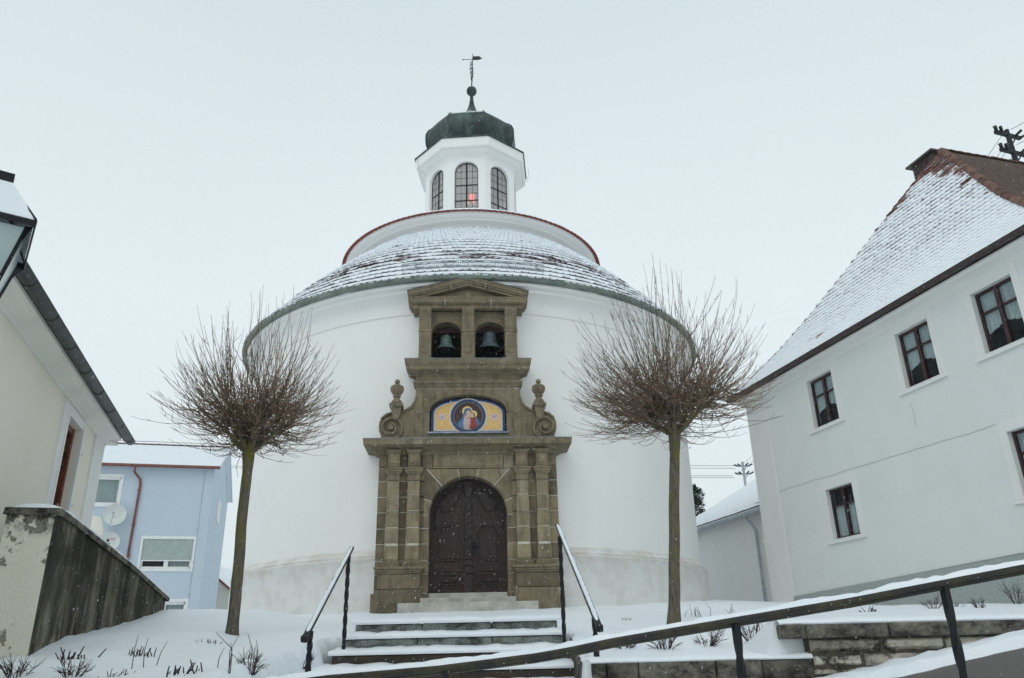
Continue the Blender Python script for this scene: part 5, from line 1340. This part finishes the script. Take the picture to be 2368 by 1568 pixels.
dp_.build('downpipe', 'galv', OB, smooth=True)

# ------------------------------------------------------------------ cream house on the left
LHC = Vector((-7.945, 15.0, 0)); LHR = math.atan2(-.9585, .2852)
LH = empty('cream_house', (LHC.x, LHC.y, 0), LHR); tag(LH, 'cream plastered house with wide cornice and dark half round gutter at the left edge', 'house')
m_ = MB(); wall_holes(m_, .80, 15, .5, 5.56, [(2.50, 3.49, 3.72, 5.25)], 0, .24, out=1)
m_.box(.80, 15, -8, -.6, .5, 5.56, .5); m_.box(.80, .84, -8, 0, .5, 5.9, .5); m_.build('wall', 'cream_plaster', LH)
m_ = MB(); m_.box(.74, 1.52, -.3, .035, .5, 5.50, .5); m_.build('corner_pilaster', 'offwhite_trim', LH)
m_ = MB(); cpf = [(0, 5.44), (.03, 5.44), (.035, 5.48), (.08, 5.49), (.09, 5.515), (.14, 5.525), (.19, 5.54), (.21, 5.57), (.275, 5.575), (.28, 5.62), (0, 5.63)]
vs = [(.66, y, z) for y, z in cpf] + [(15.2, y, z) for y, z in cpf]; n_ = len(cpf)
m_.add(vs, [(i, i + 1, i + 1 + n_, i + n_) for i in range(n_ - 1)] + [tuple(range(n_))], .5)
vs = [(.80, -y * 0 - 8, z) for y, z in cpf]; m_.box(.5, .8, -8, .2, 5.5, 5.60, .5)
m_.build('cornice', 'cream_trim', LH)
m_ = MB(); gy0, gz0, gr = .375, 5.655, .080; vs = []; ng = 11
for i in range(40):
    s_ = .28 + i * .38
    for k in range(ng): a = PI + PI * k / (ng - 1); vs.append((s_, gy0 + gr * math.cos(a), gz0 + gr * math.sin(a)))
m_.add(vs, [(i * ng + k, (i + 1) * ng + k, (i + 1) * ng + k + 1, i * ng + k + 1) for i in range(39) for k in range(ng - 1)] + [tuple(range(ng))], .5)
m_.tube([(.26, gy0 + gr, gz0), (15, gy0 + gr, gz0)], .012, 6)
for i in range(14): s_ = .55 + i * 1.0; m_.tube([(s_, gy0 + (gr + .003) * math.cos(PI + PI * k / 10), gz0 + (gr + .003) * math.sin(PI + PI * k / 10)) for k in range(11)], .006, 4)
m_.build('gutter', 'dark_gutter', LH, smooth=True)
m_ = MB(); m_.add([(.3, .31, 5.71), (15, .31, 5.71), (15, -5, 9.5), (.3, -5, 9.5)], [(0, 1, 2, 3)], .5); m_.add([(.3, .31, 5.66), (15, .31, 5.66), (15, -5, 9.44), (.3, -5, 9.44)], [(3, 2, 1, 0)], .5); m_.build('roof', 'snow', LH)
m_ = MB(); m_.box(.30, 15, .27, .31, 5.63, 5.71, .5); m_.build('fascia', 'dark_gutter', LH)
# window seen from the side: wide surround, deep reveal, red-brown frame
W_ = MB(); W_.box(3.49, 3.80, -.001, .03, 3.6, 5.40, .5); W_.box(2.34, 2.50, -.001, .03, 3.6, 5.40, .5); W_.box(2.50, 3.49, -.001, .03, 5.25, 5.40, .5); W_.box(2.30, 3.84, -.001, .07, 3.55, 3.70, .5)
W_.box(2.43, 2.50, .03, .045, 3.72, 5.32, .5); W_.box(3.49, 3.56, .03, .045, 3.72, 5.32, .5)
W_.box(2.34, 2.40, .03, .06, 4.86, 4.90, .5); W_.box(2.34, 2.40, .03, .06, 4.02, 4.06, .5)
sr = W_.build('window_surround', 'offwhite_trim', LH)
f = MB(); f.box(2.50, 2.58, -.25, -.09, 3.72, 5.25); f.box(3.39, 3.49, -.24, -.17, 3.72, 5.25); f.box(2.58, 3.39, -.24, -.10, 5.15, 5.25); f.box(2.6, 3.39, -.24, -.17, 3.72, 3.84); f.box(2.96, 3.04, -.24, -.15, 3.8, 5.2); f.box(2.6, 3.39, -.24, -.18, 4.62, 4.68)
fo = f.build('window_frame', 'win_brown', sr, bevel=.008); gl = MB(); gl.box(2.55, 3.45, -.215, -.21, 3.75, 5.2); gl.build('window_pane', 'glass', fo)
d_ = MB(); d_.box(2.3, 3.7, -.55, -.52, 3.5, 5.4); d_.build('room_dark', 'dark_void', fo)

# stained parapet wall in front of it
PW = empty('stained_wall', (-4.69, 8.0, 1.69), math.atan2(7, -1.75)); tag(PW, 'weathered stair wall with peeling cream render and black streaks, snow on its sloping top', 'wall')
# local x runs away from camera along the wall, local +y to the left
topz = [(0, 3.10), (.12, 3.115), (.6, 3.10), (3.73, 2.965), (7.27, 2.745)]
def tz(s_):
    for (a, za), (b, zb) in zip(topz, topz[1:]):
        if s_ <= b: return za + (zb - za) * (s_ - a) / (b - a)
    return topz[-1][1]
m_ = MB(); ns_, nz2 = 60, 14; vs = []
for i in range(ns_ + 1):
    s_ = 7.1 * i / ns_
    for k in range(nz2 + 1): z = .9 + (tz(s_) - .06 - .9) * k / nz2; vs.append((s_, -.0 + .012 * mnoise.noise(Vector((s_ * 2, z * 2, 0))), z - 1.69))
m_.add(vs, [(i * (nz2 + 1) + k, (i + 1) * (nz2 + 1) + k, (i + 1) * (nz2 + 1) + k + 1, i * (nz2 + 1) + k + 1) for i in range(ns_) for k in range(nz2)], .5)
for s_, q in ((0, 0), (7.1, 1)):
    vs = []
    for i in range(7):
        for k in range(nz2 + 1): z = .9 + (tz(s_) - .06 - .9) * k / nz2; y = .44 * i / 6; vs.append((s_ - (.012 * mnoise.noise(Vector((y * 4, z * 3, 3))) if 0 < i < 6 else -.012 * mnoise.noise(Vector((0, z * 2, 0))) * 0), y, z - 1.69))
    m_.add(vs, [(i * (nz2 + 1) + k, i * (nz2 + 1) + k + 1, (i + 1) * (nz2 + 1) + k + 1, (i + 1) * (nz2 + 1) + k) for i in range(6) for k in range(nz2)], .5)
m_.add([(0, .44, -.8), (7.1, .44, -.8), (7.1, .44, tz(7.1) - 1.75), (0, .44, tz(0) - 1.75)], [(0, 3, 2, 1)], .5)
m_.build('wall_body', 'parapet', PW)
m_ = MB(); vs = []
prf = [(-.035, -.075), (-.045, -.03), (-.03, .0), (.46, .0), (.47, -.07)]
sts = [-.03, .1, .6, 1.7, 2.8, 3.73, 5, 6.1, 7.27]
for s_ in sts:
    for y, dz in prf: vs.append((s_, y, tz(max(0, s_)) + dz - 1.69))
n_ = len(prf); m_.add(vs, [(i * n_ + k, (i + 1) * n_ + k, (i + 1) * n_ + k + 1, i * n_ + k + 1) for i in range(len(sts) - 1) for k in range(n_ - 1)] + [tuple(range(n_)), tuple(range(len(vs) - 1, len(vs) - n_ - 1, -1))], .5)
m_.build('coping', 'coping', PW)
b_ = MB(); snow_ridge(b_, [(0.03, .22, tz(0) - 1.695), (.6, .22, tz(.6) - 1.695), (3.73, .22, tz(3.73) - 1.695), (7.2, .22, tz(7.2) - 1.695)], .245, .075, 2, 11); b_.build('snow_cover', 'snow', PW, smooth=True)

# ------------------------------------------------------------------ blue house behind
BC = Vector((-14.1, 36.2, 0)); BR = math.atan2(.243, .97)
BH = empty('blue_house', (BC.x, BC.y, 0), BR); tag(BH, 'light blue house with snowy roof, copper brown gutter and roller shutter behind the cream house', 'house')
bw = [(-5.4, -3.97, 8.28, 9.60), (-2.64, -.53, 5.50, 6.87), (-2.35, -.53, 3.0, 4.18)]
m_ = MB(); wall_holes(m_, -14, 0, 0, 10.05, bw, 0, .12)
m_.add([(0, 0, 0), (0, 6.8, 0), (0, 6.8, 9.8), (0, 3.1, 11.75), (0, 0, 10.05)], [(0, 1, 2, 3, 4)], .5); m_.add([(-14, .5, 0), (0, .5, 0), (0, .5, 10), (-14, .5, 10)], [(0, 1, 2, 3)], .5)
m_.build('wall', 'blue_plaster', BH)
m_ = MB(); vs = []
for j in range(13):
    t = j / 12
    for i in range(41): vs.append((-14 + 14.25 * i / 40, -.30 + 3.4 * t, 10.13 + 1.74 * t + .015 * (j % 2) + .012 * mnoise.noise(Vector((i, j, 0)))))
m_.add(vs, [(j * 41 + i, j * 41 + i + 1, (j + 1) * 41 + i + 1, (j + 1) * 41 + i) for j in range(12) for i in range(40)], .5)
m_.add([(.25, -.30, 10.13), (.25, 3.1, 11.87), (.25, 6.95, 9.75), (.25, 6.95, 9.62), (.25, 3.1, 11.74), (.25, -.30, 10.0)], [(0, 5, 4, 1), (1, 4, 3, 2)], .5, 1)
m_.add([(-14, 3.1, 11.87), (.25, 3.1, 11.87), (.25, 6.95, 9.75), (-14, 6.95, 9.75)], [(0, 1, 2, 3)], .5); m_.add([(0, -.3, 10.0), (.25, -.3, 10.0), (.25, 3.1, 11.74), (0, 3.1, 11.74)], [(0, 1, 2, 3)], .5, 1)
m_.build('roof', ['snow', 'offwhite_trim'], BH)
m_ = MB()
for i in range(40): m_.tube([(-14 + i * .355, 3.1, 11.89), (-14 + i * .355 + .33, 3.1, 11.88)], .05, 6)
m_.tube([(-14, 3.1, 12.05), (.3, 3.1, 12.03)], .012, 4)
m_.build('ridge_tiles', 'tile', BH)
m_ = MB(); m_.tube([(-14, -.36, 10.05), (.27, -.36, 10.05)], .075, 10); m_.build('gutter', 'rust_gutter', BH, smooth=True)
m_ = MB(); m_.tube([(-3.4, -.36, 10.0), (-3.4, -.34, 9.75), (-3.15, -.10, 9.45), (-3.12, -.08, 9.2), (-3.2, -.08, 4.5)], .055, 8); m_.tube([(-3.2, -.08, 6.0), (-3.55, -.08, 5.98)], .05, 8)
for z in (8.95, 7.4, 6.05): m_.tube([(-3.14, -.08, z), (-3.14, -.08, z + .05)], .075, 8)
m_.build('downpipe', 'rust_gutter', BH, smooth=True)
def bwin(s0, s1, z0, z1, shut):
    W_ = MB(); g = .10
    W_.box(s0 - g, s0, -.02, .10, z0 - .08, z1 + .08); W_.box(s1, s1 + g, -.02, .10, z0 - .08, z1 + .08); W_.box(s0, s1, -.02, .10, z1 - .05, z1 + .08); W_.box(s0, s1, -.04, .10, z0 - .08, z0 + .03)
    W_.box(s0, s0 + .08, .05, .11, z0, z1); W_.box(s1 - .08, s1, .05, .11, z0, z1); W_.box(s0, s1, .05, .11, z0 + .03, z0 + .13); W_.box(s0, s1, .05, .11, z1 - .16, z1 - .05)
    if s1 - s0 > 1.7: W_.box((s0 + s1) / 2 - .09, (s0 + s1) / 2 + .09, .045, .11, z0, z1)
    fo = W_.build('window_frame', 'white_paint', BH)
    p_ = MB(); p_.box(s0 + .05, s1 - .05, .085, .09, z0 + .1, z1 - .1); p_.build('window_pane', 'glass', fo)
    c_ = MB(); nx = 60; vs = []
    for i in range(nx + 1): x = s0 + (s1 - s0) * i / nx; yy = .20 + .03 * math.sin(i * 1.35); vs += [(x, yy, z0), (x, yy, z1)]
    c_.add(vs, [(i * 2, i * 2 + 2, i * 2 + 3, i * 2 + 1) for i in range(nx) if not (shut and i < 28)], .5); c_.build('curtain', 'curtain', fo)
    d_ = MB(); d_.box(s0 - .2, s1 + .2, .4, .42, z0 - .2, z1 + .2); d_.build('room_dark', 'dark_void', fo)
    if shut:
        r_ = MB(); nsl = 19; zt_ = z1 - .05; zb_ = z0 + (z1 - z0) * .30
        for k in range(nsl):
            za = zb_ + (zt_ - zb_) * k / nsl; zb2 = zb_ + (zt_ - zb_) * (k + 1) / nsl
            r_.add([(s0 + .02, .03, za), (s1 - .02, .03, za), (s1 - .02, .012, (za + zb2) / 2), (s0 + .02, .012, (za + zb2) / 2), (s1 - .02, .03, zb2), (s0 + .02, .03, zb2)], [(0, 1, 2, 3), (3, 2, 4, 5)], .5)
        r_.box(s0 + .02, s1 - .02, .0, .04, zb_ - .05, zb_, .5, 1); r_.build('roller_shutter', ['shutter', 'white_paint'], fo)
for i_, (a, b, c, d) in enumerate(bw): bwin(a, b, c, d, i_ == 1)
m_ = MB(); m_.add([(.02, 2.6, 8.15), (.02, 3.75, 8.15), (.02, 3.75, 9.1), (.02, 2.6, 9.1)], [(0, 1, 2, 3)], .5); m_.box(0, .05, 2.55, 3.8, 8.06, 8.16); m_.box(0, .035, 2.55, 2.62, 8.1, 9.15); m_.box(0, .035, 3.73, 3.8, 8.1, 9.15); m_.box(0, .035, 2.55, 3.8, 9.08, 9.15)
m_.build('gable_window', 'offwhite_trim', BH)
m_ = MB(); m_.tube([(-.42, -.012, 9.95), (-.43, -.012, 3.)], .008, 4)
for z in (8.9, 7.2, 5.8, 4.4): m_.box(-.45, -.40, -.03, 0, z, z + .05)
m_.build('lightning_wire', 'galv', BH)
m_ = MB(); m_.prism([(-5.4, 7.9), (-4.55, 7.75), (-4.35, 7.2), (-4.4, 6.4), (-4.7, 6.2), (-5.4, 6.0)], -.006, .0, .5); m_.build('bare_render_patch', 'cream_plaster', BH)
def dish(s_, z, r, lab, text, boom):
    p_ = BC + Matrix.Rotation(BR, 3, 'Z') @ Vector((s_, -.42, 0))
    D = empty('satellite_dish', (p_.x, p_.y, z), BR + .1); tag(D, lab, 'satellite dish', 'satellite dishes on the blue house')
    b_ = MB(); vs = []; nr, na = 6, 36
    for j in range(nr + 1):
        rr = r * j / nr
        for i in range(na): a = 2 * PI * i / na; vs.append((rr * math.cos(a), .13 * (1 - (rr / r) ** 2), rr * math.sin(a) * .97))
    b_.add(vs, [(j * na + i, j * na + (i + 1) % na, (j + 1) * na + (i + 1) % na, (j + 1) * na + i) for j in range(nr) for i in range(na)], .5)
    b_.tube([(r * math.cos(2 * PI * i / 36), 0, r * .97 * math.sin(2 * PI * i / 36)) for i in range(37)], .012, 5, .5)
    b_.build('reflector', 'dish', D, smooth=True)
    b_ = MB(); b_.tube([(-.12, .1, -r * .95), (0, -.42, -.10)], .018, 6); b_.lathe([(.01, -.06), (.05, -.05), (.05, .04), (.01, .05)], 10, c=(0, -.42)); b_.tube([(0, .12, -.05), (0, .42, -.15)], .03, 6); b_.build('feed_arm', 'galv' if boom else 'iron', D)
    if text:
        fc = bpy.data.curves.new('lettering', 'FONT'); fc.body = text; fc.size = .17; fc.align_x = 'CENTER'; fc.extrude = .002
        to = bpy.data.objects.new('lettering', fc); col.objects.link(to); to.rotation_euler = (PI / 2, 0, 0); bpy.context.view_layer.update()
        me = bpy.data.meshes.new_from_object(to.evaluated_get(bpy.context.evaluated_depsgraph_get())); bpy.data.objects.remove(to)
        me.materials.clear(); me.materials.append(M['red_letters']); lo = bpy.data.objects.new('lettering', me); col.objects.link(lo); lo.parent = D; lo.rotation_euler = (PI / 2, 0, 0); lo.location = (.10, .085, .10)
dish(-3.91, 7.80, .47, 'plain pale satellite dish, the upper one on the blue house', None, True)
dish(-3.95, 6.62, .43, 'satellite dish with faded red lettering, the lower one on the blue house', 'arcon', False)
# little cream house further back
SH_ = empty('distant_house', (-17.5, 45, 3), 0); tag(SH_, 'small cream gable with snowy roof and red verge beyond the blue house', 'house')
m_ = MB(); m_.add([(-3, 0, -2), (2.2, 0, -2), (2.2, 0, 1.9), (.1, 0, 3.55), (-3, 0, 3.55), (2.2, 8, -2), (2.2, 8, 1.9)], [(0, 1, 2, 3, 4), (1, 5, 6, 2)], .5); m_.build('wall', mk_plaster('pale_cream_plaster', (.70, .68, .60)), SH_)
m_ = MB(); m_.add([(2.4, -.1, 1.84), (-.3, -.1, 3.98), (-.3, 8, 3.98), (2.4, 8, 1.84)], [(0, 1, 2, 3)], .5); m_.build('roof', 'snow', SH_)
m_ = MB(); m_.tube([(2.4, -.12, 1.77), (-.3, -.12, 3.90)], .06, 6); m_.build('verge', 'red_tile', SH_)

# ------------------------------------------------------------------ utility poles and wires
def insulator(mb, p, d, L=.45):
    p = Vector(p); d = Vector(d).normalized(); n_ = 10
    mb.tube([p + d * L * i / n_ for i in range(n_ + 1)], [.03 if i % 2 else .065 for i in range(n_ + 1)], 7)
def pole(loc, h, arms, rz, label, mat_, r=.11, armlen=.7):
    T = empty('utility_pole', loc, rz); tag(T, label, 'utility pole', 'power line poles')
    b_ = MB(); b_.tube([(0, 0, 0), (0, 0, h)], [r * 1.2, r], 10); b_.build('mast', mat_, T, smooth=True)
    for az_ in arms:
        a_ = MB(); a_.box(-armlen, armlen, -.06, .06, h - az_ - .06, h - az_ + .06); a_.tube([(0, -.05, h - az_ - .45), (armlen * .6, -.05, h - az_)], .03, 4); ar_ = a_.build('crossarm', mat_, T)
        for sx in (-1, 1):
            for dx in (0, .28): i_ = MB(); insulator(i_, (sx * (armlen - dx), -.05, h - az_ + .02), (-.8 if sx < 0 else .3, -.5, .1 + dx), .26); i_.build('insulator', 'iron', ar_)
            i_ = MB(); i_.tube([(sx * armlen, 0, h - az_ + .05)] + [(sx * (armlen + .25 * math.sin(t)), -.1, h - az_ + .05 + .3 * math.sin(t * .5) - .1 * t) for t in (.5, 1.2, 2., 2.6)], .012, 4); i_.build('jumper_wire', 'iron', ar_)
    return T
fp = obp(1716, 1068, 60); pole((fp.x, fp.y, 1.5), fp.z - 1.5, (.32, .95), .0, 'grey power pole with two crossarms far behind the outbuilding', 'galv', .10, .50)
# the near pole stands behind the ridge of the corner house
def hl(s_, w_, z): p = HC + Matrix.Rotation(HR, 3, 'Z') @ Vector((s_, w_, 0)); return Vector((p.x, p.y, z))
r_ = ray(2352, 384); Yp = 24.0; pb = E_ + r_ * (Yp / r_.y); r_ = ray(2330, 300); pt = E_ + r_ * (math.hypot(pb.x, pb.y) / math.hypot(r_.x, r_.y))
np_ = pole((pb.x, pb.y, pb.z - 1.2), pt.z - pb.z + 1.2, (.22, .98, 1.68), .35, 'dark power pole with three crossarms standing behind the ridge of the corner house', 'iron', .085, .62)
def wire(a, b, lab, sag=.3, r=.012, grp='overhead power lines'):
    a, b = Vector(a), Vector(b); m_ = MB(); m_.tube([a.lerp(b, i / 24) - Vector((0, 0, sag * 4 * (i / 24) * (1 - i / 24))) - a for i in range(25)], r, 4); o = m_.build('power_line', 'iron'); o.location = a; tag(o, lab, 'power line', grp)
LEFT = [(525, 1047), (525, 1053), (525, 1077), (525, 1081)]
RY = [(1697, 1077), (1700, 1083), (1694, 1100), (1698, 1104)]
nm_ = ['topmost', 'second', 'third', 'lowest']
for k in range(4): wire(obp(*RY[k], 60), obp(*LEFT[k], 66), '%s of the four thin wires running left behind the chapel' % nm_[k], .25, .014)
for k, (pa, pbx) in enumerate((((1712, 1078), (2322, 305)), ((1728, 1080), (2336, 318)), ((1702, 1098), (2330, 345)), ((1730, 1098), (2348, 350)))):
    p2 = ray(*pbx); q2 = E_ + p2 * (math.hypot(pb.x, pb.y) / math.hypot(p2.x, p2.y))
    wire(obp(*pa, 60), q2, ['wire from the far pole top to the near pole top', 'wire just right of the pole top wire, climbing behind the corner house', 'wire from the far lower crossarm climbing to the near pole', 'rightmost wire climbing behind the corner house'][k], .9, .010)
for k, (pa, pbx) in enumerate((((2336, 300), (2400, 262)), ((2350, 335), (2410, 300)), ((2345, 360), (2410, 335)))):
    pa2, pb2 = ray(*pa), ray(*pbx); hyp = math.hypot(pb.x, pb.y)
    wire(E_ + pa2 * (hyp / math.hypot(pa2.x, pa2.y)), E_ + pb2 * (hyp * .9 / math.hypot(pb2.x, pb2.y)), ['upper wire leaving the near pole to the right', 'middle wire leaving the near pole to the right', 'lower wire leaving the near pole to the right'][k], .02, .010)
# evergreen tree top behind the outbuilding
ev = empty('evergreen_tree', (obp(1598, 1140, 36).x, 36, 2.5)); tag(ev, 'dark evergreen treetop dusted with snow beside the outbuilding roof', 'tree')
zc = obp(1600, 1140, 36).z - 2.5; rnd = random.Random(5)
b_ = MB(); b_.tube([(0, 0, 0), (.1, 0, zc)], [.12, .04], 8); b_.build('trunk', 'bark', ev)
lf_, sn_ = MB(), MB()
for k in range(2600):
    a, e_ = rnd.random() * 2 * PI, rnd.gauss(0, .6); rr = .52 * rnd.random() ** .4 * (1 + .25 * mnoise.noise(Vector((a * 2, e_ * 2, 0))))
    p_ = Vector((rr * math.cos(a) * math.cos(e_), rr * math.sin(a) * math.cos(e_), zc - .1 + rr * math.sin(e_) * .9 - (2.2 * rnd.random() ** 1.5 if rnd.random() < .6 else 0))); s2 = rnd.uniform(.03, .07)
    vs = [p_ + Vector((rnd.gauss(0, s2), rnd.gauss(0, s2), rnd.gauss(0, s2))) for _ in range(4)]; (sn_ if rnd.random() < .22 and e_ > -.2 else lf_).add(vs, [(0, 1, 2), (0, 2, 3)])
lf_.build('crown', 'evergreen', ev); sn_.build('snow_cover', 'snow', ev)

# ------------------------------------------------------------------ street lantern at the upper left
lp_ = E_ + ray(-77, 532) * (4.15 / ray(-77, 532).y)
SL = empty('street_lamp', (lp_.x, lp_.y, 0), .62); tag(SL, 'black four sided street lantern with frosted glass and snow on its roof', 'street lamp')
zl = lp_.z; hw_ = .30; bw_ = .17; zb = zl - .62
b_ = MB(); b_.tube([(0, 0, 0), (0, 0, zb - .06)], [.05, .035], 10); b_.build('lamp_post', 'iron', SL)
b_ = MB()
b_.lathe([(hw_ * 1.414 + .055, zl - .035), (hw_ * 1.414 + .062, zl), (hw_ * 1.414 + .045, zl + .012)], 4, off=PI / 4, tone=.5)
b_.lathe([(bw_ * 1.414 - .02, zl + .30), (bw_ * 1.414 + .005, zl + .30), (bw_ * 1.414 + .005, zl + .37), (.12, zl + .42), (.03, zl + .48), (.0, zl + .485)], 4, off=PI / 4, tone=.5)
for k in range(4):
    a = PI / 4 + k * PI / 2; c_, s_ = math.cos(a), math.sin(a)
    b_.tube([(hw_ * 1.414 * c_, hw_ * 1.414 * s_, zl - .03), (bw_ * 1.414 * c_, bw_ * 1.414 * s_, zb)], .011, 4)
    b_.tube([((hw_ * 1.414 + .05) * c_, (hw_ * 1.414 + .05) * s_, zl + .01), (bw_ * 1.35 * c_, bw_ * 1.35 * s_, zl + .30)], .009, 4)
    # scalloped bracket under the eave
    b_.add([((hw_ * 1.414 + .05) * c_, (hw_ * 1.414 + .05) * s_, zl - .03), (hw_ * 1.414 * .96 * c_, hw_ * 1.414 * .96 * s_, zl - .13), (hw_ * 1.36 * c_, hw_ * 1.36 * s_, zl - .03)], [(0, 1, 2)])
b_.box(-bw_ - .01, bw_ + .01, -bw_ - .01, bw_ + .01, zb - .05, zb); b_.lathe([(.0, zl + .48), (.03, zl + .51), (.045, zl + .55), (.03, zl + .59), (.0, zl + .60)], 12); b_.build('lamp_frame', 'iron', SL)
b_ = MB()
b_.lathe([((bw_ - .004) * 1.414, zb), ((hw_ - .006) * 1.414, zl - .036), (.01, zl - .037)], 4, off=PI / 4, tone=.5); b_.build('lamp_glass', 'frost', SL)
b_ = MB(); b_.lathe([((hw_ + .03) * 1.414, zl + .010), ((hw_ + .025) * 1.414, zl + .035), ((bw_ + .004) * 1.414, zl + .305), (.02, zl + .31)], 4, off=PI / 4, tone=.5)
b_.build('lamp_roof', 'snow', SL)

# ------------------------------------------------------------------ falling snow: too many to count, one object
fl = MB(); rnd = random.Random(3)
def flake(p, s_):
    d = Vector((rnd.gauss(.25, .12), 0, 1)).normalized(); L = s_ * rnd.uniform(1.0, 2.2); u = Vector((s_ * .5, 0, 0)); v = Vector((0, s_ * .5, 0))
    fl.add([p - d * L, p + u, p + v, p - u, p - v, p + d * L], [(0, 2, 1), (0, 3, 2), (0, 4, 3), (0, 1, 4), (5, 1, 2), (5, 2, 3), (5, 3, 4), (5, 4, 1)], .5)
for k in range(36000):
    Y = 3 + 18 * rnd.random() ** .8; r_ = ray(rnd.uniform(-250, 2620), rnd.uniform(-150, 1560)); p_ = E_ + r_ * (Y / r_.y)
    if p_.z < terr(p_.x, p_.y) + .1: continue
    if (Vector((p_.x, p_.y)) - AX).length < 7.6: continue
    flake(p_, rnd.uniform(.0020, .0042) * (.6 + Y * .035))
o = fl.build('falling_snow', 'snow'); tag(o, 'scattered snowflakes falling in the air in front of the chapel', 'snowflakes', kind='stuff')

# ------------------------------------------------------------------ snow-laden air
hz = MB(); hz.box(-145, 145, -55, 245, -1.05, 32, .5); ho = hz.build('haze', 'snow'); ho.data.materials.clear()
hm = bpy.data.materials.new('snowy_air'); hm.use_nodes = True; ht = hm.node_tree; ht.nodes.clear()
hv = ht.nodes.new('ShaderNodeVolumePrincipled'); hv.inputs['Color'].default_value = (.93, .96, .97, 1); hv.inputs['Density'].default_value = .0009; hv.inputs['Anisotropy'].default_value = .2
ht.links.new(hv.outputs[0], ht.nodes.new('ShaderNodeOutputMaterial').inputs['Volume']); ho.data.materials.append(hm); tag(ho, kind='stuff')
